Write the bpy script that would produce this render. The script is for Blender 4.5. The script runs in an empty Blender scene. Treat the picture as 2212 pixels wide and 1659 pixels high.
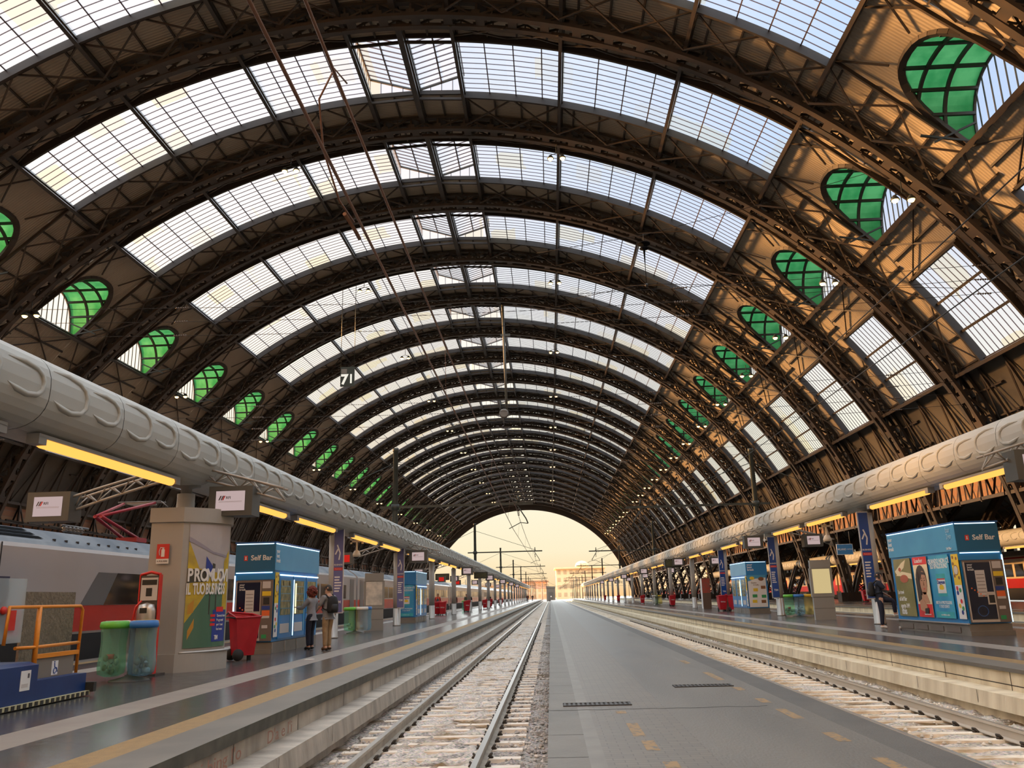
import bpy, bmesh, math, random
from mathutils import Vector, Matrix
random.seed(7)
PI=math.pi; R=math.radians; sin=math.sin; cos=math.cos
S=bpy.context.scene; COL=S.collection
FY=5.0; YEND=308.0
ORD='first second third fourth fifth sixth seventh eighth ninth tenth eleventh twelfth thirteenth fourteenth fifteenth sixteenth seventeenth eighteenth nineteenth twentieth'.split()
def ordn(i):
    if i<20: return ORD[i]
    t={2:'twenty',3:'thirty',4:'forty',5:'fifty',6:'sixty'}[(i+1)//10]
    return t+'-'+ORD[(i+1)%10-1] if (i+1)%10 else t[:-1]+'ieth'
# ---------------------------------------------------------------- materials
MATS={}
def nodes(name):
    m=bpy.data.materials.new(name); m.use_nodes=True
    nt=m.node_tree; return m,nt,nt.nodes,nt.links,nt.nodes['Principled BSDF']
def mat(name,c,rough=.6,metal=0,c2=None,scale=3.0,bump=0,bscale=20,emit=None,es=0,stretch=None,spec=.5,detail=4,lo=.35,hi=.65,rvar=0,transl=None):
    if name in MATS: return MATS[name]
    m,nt,N,L,P=nodes(name); MATS[name]=m
    P.inputs['Base Color'].default_value=(*c,1); P.inputs['Roughness'].default_value=rough
    P.inputs['Metallic'].default_value=metal; P.inputs['Specular IOR Level'].default_value=spec
    co=None
    if c2 or bump or rvar:
        tc=N.new('ShaderNodeTexCoord'); co=tc.outputs['Object']
        if stretch:
            mp=N.new('ShaderNodeMapping'); mp.inputs['Scale'].default_value=stretch; L.new(co,mp.inputs[0]); co=mp.outputs[0]
    if c2 or rvar:
        n=N.new('ShaderNodeTexNoise'); n.inputs['Scale'].default_value=scale; n.inputs['Detail'].default_value=detail; L.new(co,n.inputs['Vector'])
        r=N.new('ShaderNodeValToRGB'); r.color_ramp.elements[0].position=lo; r.color_ramp.elements[1].position=hi
        r.color_ramp.elements[0].color=(*c,1); r.color_ramp.elements[1].color=(*(c2 or c),1)
        L.new(n.outputs['Fac'],r.inputs[0])
        if c2: L.new(r.outputs[0],P.inputs['Base Color'])
        if rvar:
            mr=N.new('ShaderNodeMapRange'); mr.inputs['To Min'].default_value=rough-rvar; mr.inputs['To Max'].default_value=rough+rvar
            L.new(n.outputs['Fac'],mr.inputs[0]); L.new(mr.outputs[0],P.inputs['Roughness'])
    if bump:
        n2=N.new('ShaderNodeTexNoise'); n2.inputs['Scale'].default_value=bscale; n2.inputs['Detail'].default_value=5; L.new(co,n2.inputs['Vector'])
        b=N.new('ShaderNodeBump'); b.inputs['Strength'].default_value=bump; b.inputs['Distance'].default_value=.03; L.new(n2.outputs['Fac'],b.inputs['Height']); L.new(b.outputs[0],P.inputs['Normal'])
    if emit:
        P.inputs['Emission Color'].default_value=(*emit,1); P.inputs['Emission Strength'].default_value=es
    return m
def sheet(name,c,trans,transl=.0,rough=.15,c2=None,scale=.8):
    """see-through sheet: part clear, part scattering"""
    m=bpy.data.materials.new(name); m.use_nodes=True; MATS[name]=m
    nt=m.node_tree; N=nt.nodes; L=nt.links; N.clear()
    o=N.new('ShaderNodeOutputMaterial'); t=N.new('ShaderNodeBsdfTransparent'); t.inputs[0].default_value=(*c,1)
    d=N.new('ShaderNodeBsdfTranslucent'); d.inputs[0].default_value=(*c,1)
    g=N.new('ShaderNodeBsdfDiffuse'); g.inputs[0].default_value=(*c,1)
    m1=N.new('ShaderNodeMixShader'); m1.inputs[0].default_value=transl
    m2=N.new('ShaderNodeMixShader'); m2.inputs[0].default_value=trans
    L.new(g.outputs[0],m1.inputs[1]); L.new(d.outputs[0],m1.inputs[2]); L.new(m1.outputs[0],m2.inputs[1]); L.new(t.outputs[0],m2.inputs[2]); L.new(m2.outputs[0],o.inputs[0])
    if c2:
        tc=N.new('ShaderNodeTexCoord'); n=N.new('ShaderNodeTexNoise'); n.inputs['Scale'].default_value=scale; n.inputs['Detail'].default_value=6
        r=N.new('ShaderNodeValToRGB'); r.color_ramp.elements[0].position=.35; r.color_ramp.elements[1].position=.65
        r.color_ramp.elements[0].color=(*c,1); r.color_ramp.elements[1].color=(*c2,1)
        L.new(tc.outputs['Object'],n.inputs['Vector']); L.new(n.outputs['Fac'],r.inputs[0])
        for q in (t,d,g): L.new(r.outputs[0],q.inputs[0])
    return m
# ---------------------------------------------------------------- mesh builder
class MB:
    def __init__(s): s.v=[]; s.f=[]; s.m=[]; s.s=[]
    def face(s,idx,m=0,sm=False): s.f.append(idx); s.m.append(m); s.s.append(sm)
    def quad(s,a,b,c,d,m=0):
        i=len(s.v); s.v+=[tuple(a),tuple(b),tuple(c),tuple(d)]; s.face((i,i+1,i+2,i+3),m)
    def poly(s,pts,m=0):
        i=len(s.v); s.v+=[tuple(p) for p in pts]; s.face(tuple(range(i,i+len(pts))),m)
    def box(s,x0,x1,y0,y1,z0,z1,m=0):
        i=len(s.v)
        s.v+=[(x0,y0,z0),(x1,y0,z0),(x1,y1,z0),(x0,y1,z0),(x0,y0,z1),(x1,y0,z1),(x1,y1,z1),(x0,y1,z1)]
        for q in ((3,2,1,0),(4,5,6,7),(0,1,5,4),(1,2,6,5),(2,3,7,6),(3,0,4,7)): s.face(tuple(i+k for k in q),m)
    def bar(s,p,q,w,h,up=(0,0,1),m=0):
        p=Vector(p);q=Vector(q); d=(q-p)
        if d.length<1e-6: return
        d.normalize(); u=Vector(up); x=d.cross(u)
        if x.length<1e-4: x=d.cross(Vector((1,0,0)))
        x.normalize(); u=x.cross(d); i=len(s.v)
        for c in (p,q):
            for a,b in ((-1,-1),(1,-1),(1,1),(-1,1)): s.v.append(tuple(c+x*(a*w/2)+u*(b*h/2)))
        for f in ((0,1,2,3),(7,6,5,4),(0,4,5,1),(1,5,6,2),(2,6,7,3),(3,7,4,0)): s.face(tuple(i+k for k in f),m)
    def tube(s,pts,r,n=8,m=0,caps=True,closed=False):
        P=[Vector(p) for p in pts]; k=len(P); i=len(s.v); last=None
        rr=r if isinstance(r,(list,tuple)) else [r]*k
        for j,p in enumerate(P):
            if closed: d=P[(j+1)%k]-P[j-1]
            else: d=(P[min(j+1,k-1)]-P[max(j-1,0)])
            if d.length<1e-9: d=Vector((0,0,1))
            d.normalize()
            x=last if last else (Vector((0,0,1)) if abs(d.z)<.9 else Vector((1,0,0))).cross(d)
            x=(x-d*x.dot(d)); x.normalize(); last=x; y=d.cross(x)
            for a in range(n):
                t=2*PI*a/n; s.v.append(tuple(p+x*(cos(t)*rr[j])+y*(sin(t)*rr[j])))
        for j in range(k if closed else k-1):
            for a in range(n):
                b=(a+1)%n; j2=(j+1)%k
                s.face((i+j*n+a,i+j*n+b,i+j2*n+b,i+j2*n+a),m,True)
        if caps and not closed:
            s.face(tuple(i+a for a in range(n))[::-1],m); s.face(tuple(i+(k-1)*n+a for a in range(n)),m)
    def lathe(s,prof,c=(0,0,0),n=16,m=0,axis='z',sx=1,sy=1):
        i=len(s.v); k=len(prof)
        for (r,z) in prof:
            for a in range(n):
                t=2*PI*a/n; x,y=r*cos(t)*sx,r*sin(t)*sy
                p={'z':(x,y,z),'y':(x,z,y),'x':(z,x,y)}[axis]
                s.v.append((c[0]+p[0],c[1]+p[1],c[2]+p[2]))
        for j in range(k-1):
            for a in range(n):
                b=(a+1)%n; f=(i+j*n+a,i+j*n+b,i+(j+1)*n+b,i+(j+1)*n+a)
                s.face(f if axis!='y' else f[::-1],m,True)
        if prof[0][0]>1e-4: s.face(tuple(i+a for a in range(n))[::-1],m)
        if prof[-1][0]>1e-4: s.face(tuple(i+(k-1)*n+a for a in range(n)),m)
    def ball(s,c,r,n=10,m=0,sx=1,sy=1,sz=1):
        k=n//2; s.lathe([(r*sin(PI*j/k)+(1e-5 if j in(0,k) else 0),-r*cos(PI*j/k)*sz) for j in range(k+1)],c,n,m,'z',sx,sy)
    def prism(s,pts,d,m=0):
        """polygon pts (3D, planar) pushed along vector d"""
        i=len(s.v); n=len(pts); d=Vector(d)
        s.v+=[tuple(Vector(p)) for p in pts]+[tuple(Vector(p)+d) for p in pts]
        s.face(tuple(range(i,i+n))[::-1],m); s.face(tuple(range(i+n,i+2*n)),m)
        for a in range(n):
            b=(a+1)%n; s.face((i+a,i+b,i+n+b,i+n+a),m)
    def grid(s,fn,nu,nv,m=0,sm=True,mf=None):
        i=len(s.v)
        for a in range(nu+1):
            for b in range(nv+1): s.v.append(tuple(fn(a/nu,b/nv)))
        for a in range(nu):
            for b in range(nv):
                k=i+a*(nv+1)+b; s.face((k,k+nv+1,k+nv+2,k+1),mf(a,b) if mf else m,sm)
    def build(s,name,mats,parent=None,loc=(0,0,0),rz=0):
        me=bpy.data.meshes.new(name); me.from_pydata(s.v,[],s.f)
        for mm in (mats if isinstance(mats,(list,tuple)) else [mats]): me.materials.append(mm)
        me.polygons.foreach_set('material_index',s.m); me.polygons.foreach_set('use_smooth',s.s); me.update()
        return link(name,me,parent,loc,rz)
def link(name,me,parent=None,loc=(0,0,0),rz=0):
    o=bpy.data.objects.new(name,me); COL.objects.link(o); o.location=loc; o.rotation_euler=(0,0,rz)
    if parent: o.parent=parent
    return o
def tag(o,label=None,cat=None,group=None,kind=None):
    for k,v in (('label',label),('category',cat),('group',group),('kind',kind)):
        if v: o[k]=v
    return o
def thing(name,label,cat,loc=(0,0,0),rz=0,group=None):
    o=bpy.data.objects.new(name,None); COL.objects.link(o); o.location=loc; o.rotation_euler=(0,0,rz); o.empty_display_size=.2
    return tag(o,label,cat,group)
def struct(o,label=None): return tag(o,label,kind='structure')
def kids(o): return [c for c in bpy.data.objects if c.parent==o]
KID={}
def copy_tree(o,parent=None):
    c=o.copy(); COL.objects.link(c); c.parent=parent
    if o.name not in KID: KID[o.name]=kids(o)
    for ch in KID[o.name]: copy_tree(ch,c)
    return c
def dup(o,loc,rz=None,label=None,group=None):
    c=copy_tree(o); c.location=loc
    if rz is not None: c.rotation_euler=(0,0,rz)
    if label: c['label']=label
    if group: c['group']=group
    return c
def text(s,size,pos,xax,up,m,parent=None,name='lettering',align='LEFT',bold=.0,depth=.003,squash=1.0):
    cu=bpy.data.curves.new(name,'FONT'); cu.body=s; cu.size=size; cu.align_x=align; cu.align_y='CENTER'; cu.extrude=depth; cu.offset=bold*size; cu.resolution_u=3; cu.space_line=.85
    t=bpy.data.objects.new(name,cu); COL.objects.link(t); bpy.context.view_layer.update()
    me=bpy.data.meshes.new_from_object(t); bpy.data.objects.remove(t); bpy.data.curves.remove(cu)
    x=Vector(xax).normalized(); u=Vector(up).normalized(); z=x.cross(u)
    M=Matrix(((x.x*squash,u.x,z.x,pos[0]),(x.y*squash,u.y,z.y,pos[1]),(x.z*squash,u.z,z.z,pos[2]),(0,0,0,1)))
    me.transform(M); me.materials.clear(); me.materials.append(m)
    return link(name,me,parent)
def emis(name,c,s):
    if name in MATS: return MATS[name]
    m=bpy.data.materials.new(name); m.use_nodes=True; MATS[name]=m; N=m.node_tree.nodes; N.clear()
    o=N.new('ShaderNodeOutputMaterial'); e=N.new('ShaderNodeEmission'); e.inputs[0].default_value=(*c,1); e.inputs[1].default_value=s
    m.node_tree.links.new(e.outputs[0],o.inputs[0]); return m
def srgb(r,g,b): return tuple(((x/255)/12.92 if x/255<=.04045 else ((x/255+.055)/1.055)**2.4) for x in (r,g,b))
SUN_E,SKY_E,EXPO=40.0,9.5,0.0
SPANS=[(-38,26,17.5,40,3),(-38,26,15.0,52,4),(-38,26,15,76,2)]
# ================================================================ the ground: platforms, tracks
ZP=.55
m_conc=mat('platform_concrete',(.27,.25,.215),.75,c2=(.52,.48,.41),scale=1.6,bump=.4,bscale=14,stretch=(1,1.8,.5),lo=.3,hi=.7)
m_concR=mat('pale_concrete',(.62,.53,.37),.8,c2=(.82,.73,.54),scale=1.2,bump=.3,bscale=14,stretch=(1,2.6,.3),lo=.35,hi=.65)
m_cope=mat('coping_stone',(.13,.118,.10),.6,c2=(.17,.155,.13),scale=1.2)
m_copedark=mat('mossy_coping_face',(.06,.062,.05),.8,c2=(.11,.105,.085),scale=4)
m_white=mat('white_paving_band',(.24,.21,.18),.5,c2=(.28,.25,.215),scale=2)
m_yellow=mat('yellow_tactile_band',(.31,.195,.068),.55,c2=(.25,.16,.06),scale=9,bump=.5,bscale=60)
def slab_floor():
    m,nt,N,L,P=nodes('polished_slabs'); MATS['polished_slabs']=m
    tc=N.new('ShaderNodeTexCoord'); mp=N.new('ShaderNodeMapping'); mp.inputs['Scale'].default_value=(1.1,.45,1); L.new(tc.outputs['Object'],mp.inputs[0])
    v=N.new('ShaderNodeTexVoronoi'); v.distance='CHEBYCHEV'; v.inputs['Scale'].default_value=.75; v.inputs['Randomness'].default_value=.25; L.new(mp.outputs[0],v.inputs['Vector'])
    r=N.new('ShaderNodeValToRGB'); e=r.color_ramp.elements; e[0].color=(.075,.072,.068,1); e[1].color=(.105,.088,.08,1)
    k=e.new(.35); k.color=(.082,.09,.085,1); k=e.new(.7); k.color=(.09,.082,.085,1)
    sp=N.new('ShaderNodeSeparateColor'); L.new(v.outputs['Color'],sp.inputs[0]); L.new(sp.outputs[0],r.inputs[0])
    n=N.new('ShaderNodeTexNoise'); n.inputs['Scale'].default_value=6; n.inputs['Detail'].default_value=6; L.new(tc.outputs['Object'],n.inputs['Vector'])
    mx=N.new('ShaderNodeMixRGB'); mx.blend_type='MULTIPLY'; mx.inputs[0].default_value=.35; L.new(r.outputs[0],mx.inputs[1]); L.new(n.outputs['Color'],mx.inputs[2])
    L.new(mx.outputs[0],P.inputs['Base Color'])
    mr=N.new('ShaderNodeMapRange'); mr.inputs['To Min'].default_value=.14; mr.inputs['To Max'].default_value=.3; L.new(n.outputs['Fac'],mr.inputs[0]); L.new(mr.outputs[0],P.inputs['Roughness'])
    return m
m_floor=slab_floor()
Y0,Y1=-12,345
def platform(name,xe,sgn,far,wallm,label,copem,zw):
    """xe: edge beside the track, sgn: direction away from that track, far: other edge"""
    b=MB(); X=lambda d: xe+sgn*d
    def strip(d0,d1,m,z=ZP): 
        a,c=sorted((X(d0),X(d1))); b.quad((a,Y0,z),(c,Y0,z),(c,Y1,z),(a,Y1,z),m)
    w=abs(far-xe)
    for d0,d1,m in ((0,.55,1),(.55,.92,2),(.92,1.92,0),(1.92,2.57,3),(2.57,w-2.57,0),(w-2.57,w-1.92,3),(w-1.92,w-.92,0),(w-.92,w-.55,2),(w-.55,w,1)): strip(d0,d1,m)
    def side(x,out):  # vertical profile with overhanging coping and a ledge
        pr=[(0,ZP,1),(0,ZP-zw,4),(-.05,ZP-zw,4),(-.05,.2,5),(.30,.19,5),(.33,-.05,5),(.20,-.07,5),(.22,-.3,5)]
        for (p,q) in zip(pr,pr[1:]):
            b.quad((x+out*p[0],Y0,p[1]),(x+out*p[0],Y1,p[1]),(x+out*q[0],Y1,q[1]),(x+out*q[0],Y0,q[1]),q[2] if q[2]!=1 else 4)
    side(xe,-sgn); side(far,sgn)
    o=b.build(name,[m_floor,m_cope,m_yellow,m_white,copem,wallm]); struct(o,label)
    if abs(xe)<8:
        j=MB(); s=-sgn; a=xe-s*.052+s*.006; rn=random.Random(5)
        def Q(y0,y1,z0,z1,x=None): x=a if x is None else x; j.quad((x,y0,z0),(x,y1,z0),(x,y1,z1),(x,y0,z1))
        y=5.0
        while y<90: Q(y,y+.018,.2,ZP-zw); Q(y+.4,y+.415,-.05,.19,xe+s*.325); y+=rn.uniform(1.4,2.6)
        if sgn>0: Q(4,Y1,.275,.29)
        j.build('wall_joint',mat('dark_joint_line',(.05,.042,.03),.9),o)  # thin dark strips drawn for the wall joints
    return o
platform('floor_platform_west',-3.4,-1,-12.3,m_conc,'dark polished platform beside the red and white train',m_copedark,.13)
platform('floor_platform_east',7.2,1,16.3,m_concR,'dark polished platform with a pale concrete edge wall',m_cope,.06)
platform('floor_platform_outer',21.2,1,34,m_concR,'outer platform beneath the steel legs',m_cope,.06)
# middle baggage platform
def paving():
    m,nt,N,L,P=nodes('small_pavers'); tc=N.new('ShaderNodeTexCoord'); mp=N.new('ShaderNodeMapping'); mp.inputs['Scale'].default_value=(1,1,1); L.new(tc.outputs['Object'],mp.inputs[0])
    br=N.new('ShaderNodeTexBrick'); br.inputs['Scale'].default_value=1; br.inputs['Brick Width'].default_value=.22; br.inputs['Row Height'].default_value=.11; br.inputs['Mortar Size'].default_value=.006
    br.inputs['Color1'].default_value=(.17,.15,.12,1); br.inputs['Color2'].default_value=(.14,.125,.105,1); br.inputs['Mortar'].default_value=(.09,.08,.07,1)
    L.new(mp.outputs[0],br.inputs['Vector']); L.new(br.outputs['Color'],P.inputs['Base Color']); P.inputs['Roughness'].default_value=.45
    b=N.new('ShaderNodeBump'); b.inputs['Strength'].default_value=.25; b.inputs['Distance'].default_value=.01; L.new(br.outputs['Fac'],b.inputs['Height']); b.invert=True; L.new(b.outputs[0],P.inputs['Normal']); return m
m_pave=paving()
m_asph=mat('worn_asphalt',(.105,.097,.083),.42,c2=(.15,.137,.115),scale=.9,bump=.25,bscale=40,stretch=(1,.35,1),rvar=.08)
m_asph2=mat('newer_asphalt',(.075,.07,.062),.5,c2=(.10,.093,.08),scale=1.5,bump=.3,bscale=50)
m_curb=mat('curb_slabs',(.12,.11,.092),.5,c2=(.16,.145,.12),scale=1.2,bump=.2,bscale=30)
m_strip=mat('pale_stone_strip',(.19,.175,.148),.45,c2=(.155,.14,.118),scale=3)
m_paint=mat('worn_yellow_paint',(.30,.19,.08),.6,c2=(.14,.125,.10),scale=14,lo=.5,hi=.62)
b=MB(); zm=.28; ye=322
for x0,x1,m in ((-.09,.32,0),(.32,.48,1),(.48,1.55,2),(1.55,3.36,3),(3.36,3.80,4)): b.quad((x0,-12,zm),(x1,-12,zm),(x1,ye,zm),(x0,ye,zm),m)
b.quad((-.09,-12,-.3),(-.09,-12,zm),(-.09,ye,zm),(-.09,ye,-.3),0); b.quad((3.80,-12,zm),(3.80,-12,-.3),(3.80,ye,-.3),(3.80,ye,zm),4)
mid=struct(b.build('floor_baggage_platform',[m_curb,m_strip,m_pave,m_asph,m_asph2]),'low dark paved baggage platform between the two tracks')
b=MB(); e=.0015
for y0,y1,x in ((10.2,11.2,.95),(9.3,9.9,1.0),(12.1,12.35,.9),(8.4,8.7,1.08)): b.quad((x-.07,y0,zm+e),(x+.07,y0,zm+e),(x+.07,y1,zm+e),(x-.07,y1,zm+e))
for y0,y1 in ((8.0,8.7),(9.6,10.2),(11.3,12.2),(12.9,13.4),(14.5,15.0),(16.2,17.8),(20,21)): b.quad((2.98,y0,zm+e),(3.12,y0,zm+e),(3.12,y1,zm+e),(2.98,y1,zm+e))
b.build('paint_marks',m_paint,mid)
b=MB(); m_crack=mat('tar_joint',(.03,.028,.025),.8)
yy=12.55; px=-.09
while px<2.9:
    nx=px+.18; ny=12.55+random.uniform(-.05,.05); b.quad((px,yy-.02,zm+e),(nx,ny-.02,zm+e),(nx,ny+.02,zm+e),(px,yy+.02,zm+e)); px,yy=nx,ny
for y in (9.0,10.4,14.6,15.9,18.5,22,26,31,37): b.quad((-.09,y,zm+e),(.32,y,zm+e),(.32,y+.015,zm+e),(-.09,y+.015,zm+e))
b.build('tar_joint',m_crack,mid)
m_iron=mat('cast_iron',(.05,.048,.045),.5,.3)
gr=None
for (x,y,l) in ((.62,13.1,'iron drain grate set in the pavers beside the curb'),(2.55,15.3,'iron drain grate in the asphalt near the far curb')):
    b=MB(); b.box(-.5,.5,-.16,.16,0,.004,1)
    for k in range(15): b.box(-.49+k*.068,-.455+k*.068,-.14,.14,.004,.012,0)
    for a,c in ((-.16,-.14),(.14,.16)): b.box(-.5,.5,a,c,.004,.014,0)
    tag(b.build('drain_grate',[m_iron,m_crack],None,(x,y,zm)),l,'drain grate')
# track bed
def ballast_mat(name,c1,c2,c3,cx):
    m,nt,N,L,P=nodes(name); tc=N.new('ShaderNodeTexCoord')
    n=N.new('ShaderNodeTexNoise'); n.inputs['Scale'].default_value=22; n.inputs['Detail'].default_value=8; L.new(tc.outputs['Object'],n.inputs['Vector'])
    n2=N.new('ShaderNodeTexNoise'); n2.inputs['Scale'].default_value=.9; n2.inputs['Detail'].default_value=5; n2.inputs['Distortion'].default_value=.6; L.new(tc.outputs['Object'],n2.inputs['Vector'])
    r=N.new('ShaderNodeValToRGB'); e=r.color_ramp.elements; e[0].position=.34; e[0].color=(*c1,1); e[1].position=.58; e[1].color=(*c2,1); L.new(n.outputs['Fac'],r.inputs[0])
    r2=N.new('ShaderNodeValToRGB'); r2.color_ramp.elements[0].position=.52; r2.color_ramp.elements[1].position=.66; L.new(n2.outputs['Fac'],r2.inputs[0])
    mx=N.new('ShaderNodeMixRGB'); L.new(r2.outputs[0],mx.inputs[0]); L.new(r.outputs[0],mx.inputs[1]); mx.inputs[2].default_value=(*c3,1)
    mu=N.new('ShaderNodeMixRGB'); mu.blend_type='MULTIPLY'; mu.inputs[0].default_value=.5; L.new(mx.outputs[0],mu.inputs[1]); L.new(n.outputs['Color'],mu.inputs[2])
    L.new(mu.outputs[0],P.inputs['Base Color']); P.inputs['Roughness'].default_value=.9
    b=N.new('ShaderNodeBump'); b.inputs['Strength'].default_value=.9; b.inputs['Distance'].default_value=.05; L.new(n.outputs['Fac'],b.inputs['Height']); L.new(b.outputs[0],P.inputs['Normal']); return m
m_balW=ballast_mat('grey_ballast',(.13,.12,.11),(.66,.63,.58),(.17,.115,.06),0)
m_balE=ballast_mat('whitened_ballast',(.42,.39,.34),(.95,.90,.80),(.24,.14,.045),0)
def stones(name,xs,n,m,z,label,seed):
    rnd=random.Random(seed); b=MB()
    for k in range(n):
        y=6+ (rnd.random()**2.0)*40; x0,x1=rnd.choice(xs); x=rnd.uniform(x0,x1); r=rnd.uniform(.018,.05)
        p=[Vector((rnd.uniform(.6,1)*r*a,rnd.uniform(.6,1)*r*c,rnd.uniform(.5,.9)*r*d)) for a,c,d in ((1,0,0),(-1,0,0),(0,1,0),(0,-1,0),(0,0,1),(0,0,-1))]
        i=len(b.v); b.v+=[(x+q.x,y+q.y,z+q.z+r*.2) for q in p]
        for f in ((0,2,4),(2,1,4),(1,3,4),(3,0,4),(2,0,5),(1,2,5),(3,1,5),(0,3,5)): b.face(tuple(i+q for q in f))
    return tag(b.build(name,m),label,'ballast',kind='stuff')
def bed(name,x0,x1,z,m,label):
    b=MB(); rnd=random.Random(name)
    b.grid(lambda u,v:(x0+(x1-x0)*u,Y0+(60-Y0)*v,z+rnd.uniform(-.03,.03)),14,260,0,False)
    b.quad((x0,60,z),(x1,60,z),(x1,Y1,z),(x0,Y1,z)); return struct(b.build(name,m),label)
bed('floor_track_bed_west',-3.45,-.09,-.20,m_balW,'grey dusty ballast under the near track')
m_dust=ballast_mat('white_dust',(.42,.39,.34),(.92,.87,.80),(.28,.17,.06),0)
bed('floor_track_dust_west',-2.36,-1.02,-.182,m_dust,'white dusted ballast between the near rails')
bed('floor_track_bed_east',3.8,7.25,-.20,m_balE,'whitened ballast under the track by the pale wall')
m_stone=mat('ballast_stone',(.25,.235,.22),.9,c2=(.68,.65,.6),scale=3); m_stoneE=mat('white_ballast_stone',(.45,.42,.36),.9,c2=(.85,.8,.7),scale=3)
stones('ballast_stones',[(-.85,-.12),(-3.0,-2.6),(-.7,-.15)],2600,m_stone,-.2,'loose grey ballast stones beside the near rails',3)
stones('ballast_stones',[(6.2,7.0),(4.7,5.9),(6.1,6.9)],2000,m_stoneE,-.2,'loose whitened ballast stones along the pale platform wall',4)
m_railtop=mat('rail_head_steel',(.55,.52,.48),.28,.85); m_railweb=mat('dusty_rail_web',(.30,.28,.24),.8,c2=(.42,.39,.33),scale=4)
m_sleep=mat('white_dusted_sleeper',(.78,.72,.63),.85,c2=(.42,.32,.19),scale=2.2,lo=.5,hi=.75); m_clip=mat('rail_clip',(.05,.04,.03),.6,.4)
m_sleepE=mat('chalky_sleeper',(.88,.81,.68),.85,c2=(.34,.22,.09),scale=1.6,lo=.52,hi=.7)
def track(cx,label,ms,railm):
    t=thing('railway_track',label,'track',(cx,0,0))
    for s in (-.75,.75):
        pr=[(-.035,0),(.035,0),(.036,-.035),(.010,-.05),(.010,-.14),(.07,-.155),(.07,-.17),(-.07,-.17),(-.07,-.155),(-.010,-.14),(-.010,-.05),(-.036,-.035)]
        b=MB(); 
        for j in range(len(pr)):
            p,q=pr[j],pr[(j+1)%len(pr)]
            b.quad((p[0],-10,p[1]),(q[0],-10,q[1]),(q[0],Y1,q[1]),(p[0],Y1,p[1]),0 if j in (0,) else 1)
        b.build('rail',[m_railtop,railm],t,(s,0,0))
    b=MB(); b.prism([(-1.25,-.11,-.28),(-1.25,.11,-.28),(-1.25,.085,-.172),(-1.25,-.085,-.172)],(2.5,0,0))
    for s in (-.75,.75):
        for d in (-.11,.11):
            b.tube([(s+d*.7,-.05,-.165),(s+d,-.02,-.12),(s+d*1.1,.03,-.12),(s+d*.8,.06,-.165)],.016,6,1)
            b.ball((s+d,0,-.165),.035,8,1,1,1,.8)
    me=b.build('sleeper',[ms,m_clip],t,(0,6.3,0))
    for k in range(1,100):
        c=me.copy(); COL.objects.link(c); c.location=(random.uniform(-.02,.02),6.3+k*.6,random.uniform(-.006,.004))
    b=MB()
    for k in range(100,530): b.box(-1.25,1.25,6.2+k*.6,6.4+k*.6,-.28,-.172)
    tag(b.build('sleeper_run',ms,t),kind='stuff'); return t
track(-1.70,'dusty railway track with shiny rails running along the grey platform wall',m_sleep,m_railweb)
track(5.28,'whitened railway track between the dark paving and the pale wall',m_sleepE,mat('white_rail_web',(.55,.5,.42),.8))
# other track beds far off and the outside ground
b=MB(); m_dirt=mat('outer_ballast',(.25,.21,.16),.9,c2=(.35,.3,.24),scale=.5)
for x0,x1 in ((16.3,21.2),(34,70),(-70,-12.3)): b.quad((x0,Y0,-.3),(x1,Y0,-.3),(x1,Y1,-.3),(x0,Y1,-.3))
b.quad((-220,Y1,-.3),(220,Y1,-.3),(220,900,-.3),(-220,900,-.3))
struct(b.build('floor_yard_ground',m_dirt),'ballast of the outer tracks and the yard beyond the arch')
text("i bing l'o",.2,(-3.335,8.3,.335),(0,1,0),(0,0,1),mat('faded_red_scrawl',(.30,.16,.12),.8),bpy.data.objects['floor_platform_west'],'scrawl',depth=.001,squash=1.6)
text("D'a e l'i",.2,(-3.335,10.2,.335),(0,1,0),(0,0,1),MATS['faded_red_scrawl'],bpy.data.objects['floor_platform_west'],'scrawl',depth=.001,squash=1.6)
# ================================================================ the vault
VX,VZ,VR=-7.9,-4.8,40.3
def vp(a,y,r=VR): a=R(a); return (VX+r*sin(a),y,VZ+r*cos(a))
K0,K1=-3,22
def YB(k): return 32+12*k
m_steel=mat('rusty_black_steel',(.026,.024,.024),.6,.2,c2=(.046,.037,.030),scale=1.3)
m_steel2=mat('brown_steel',(.026,.022,.020),.6,.15,c2=(.046,.031,.022),scale=.8)
def corrug():
    m,nt,N,L,P=nodes('corrugated_roof_sheet'); tc=N.new('ShaderNodeTexCoord')
    w=N.new('ShaderNodeTexWave'); w.bands_direction='Y'; w.inputs['Scale'].default_value=1.6; w.inputs['Distortion'].default_value=0; L.new(tc.outputs['Object'],w.inputs['Vector'])
    n=N.new('ShaderNodeTexNoise'); n.inputs['Scale'].default_value=.25; n.inputs['Detail'].default_value=6; L.new(tc.outputs['Object'],n.inputs['Vector'])
    r=N.new('ShaderNodeValToRGB'); r.color_ramp.elements[0].color=(.24,.20,.155,1); r.color_ramp.elements[1].color=(.32,.27,.205,1); r.color_ramp.elements[0].position=.3; r.color_ramp.elements[1].position=.7
    L.new(n.outputs['Fac'],r.inputs[0]); L.new(r.outputs[0],P.inputs['Base Color']); P.inputs['Roughness'].default_value=.7
    b=N.new('ShaderNodeBump'); b.inputs['Strength'].default_value=.6; b.inputs['Distance'].default_value=.05; L.new(w.outputs['Fac'],b.inputs['Height']); L.new(b.outputs[0],P.inputs['Normal']); return m
m_corr=corrug()
A_L,A1,A2,A3,A4,A5,A6=4.6,14.1,24.6,35.4,46.7,51.0,60.3
PUR=[0,A_L,A1,A2,A3,A4,A6]
DR=2.92
ZS=23.4
DH=2.85
def dorm_top(dy): return ZS+DH*max(0,1-abs(dy/DR)**2.5)**(1/2.5)
def ang_of_z(z): return math.degrees(math.acos((z-VZ)/VR))
AEND=68.0
b=MB()
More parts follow.
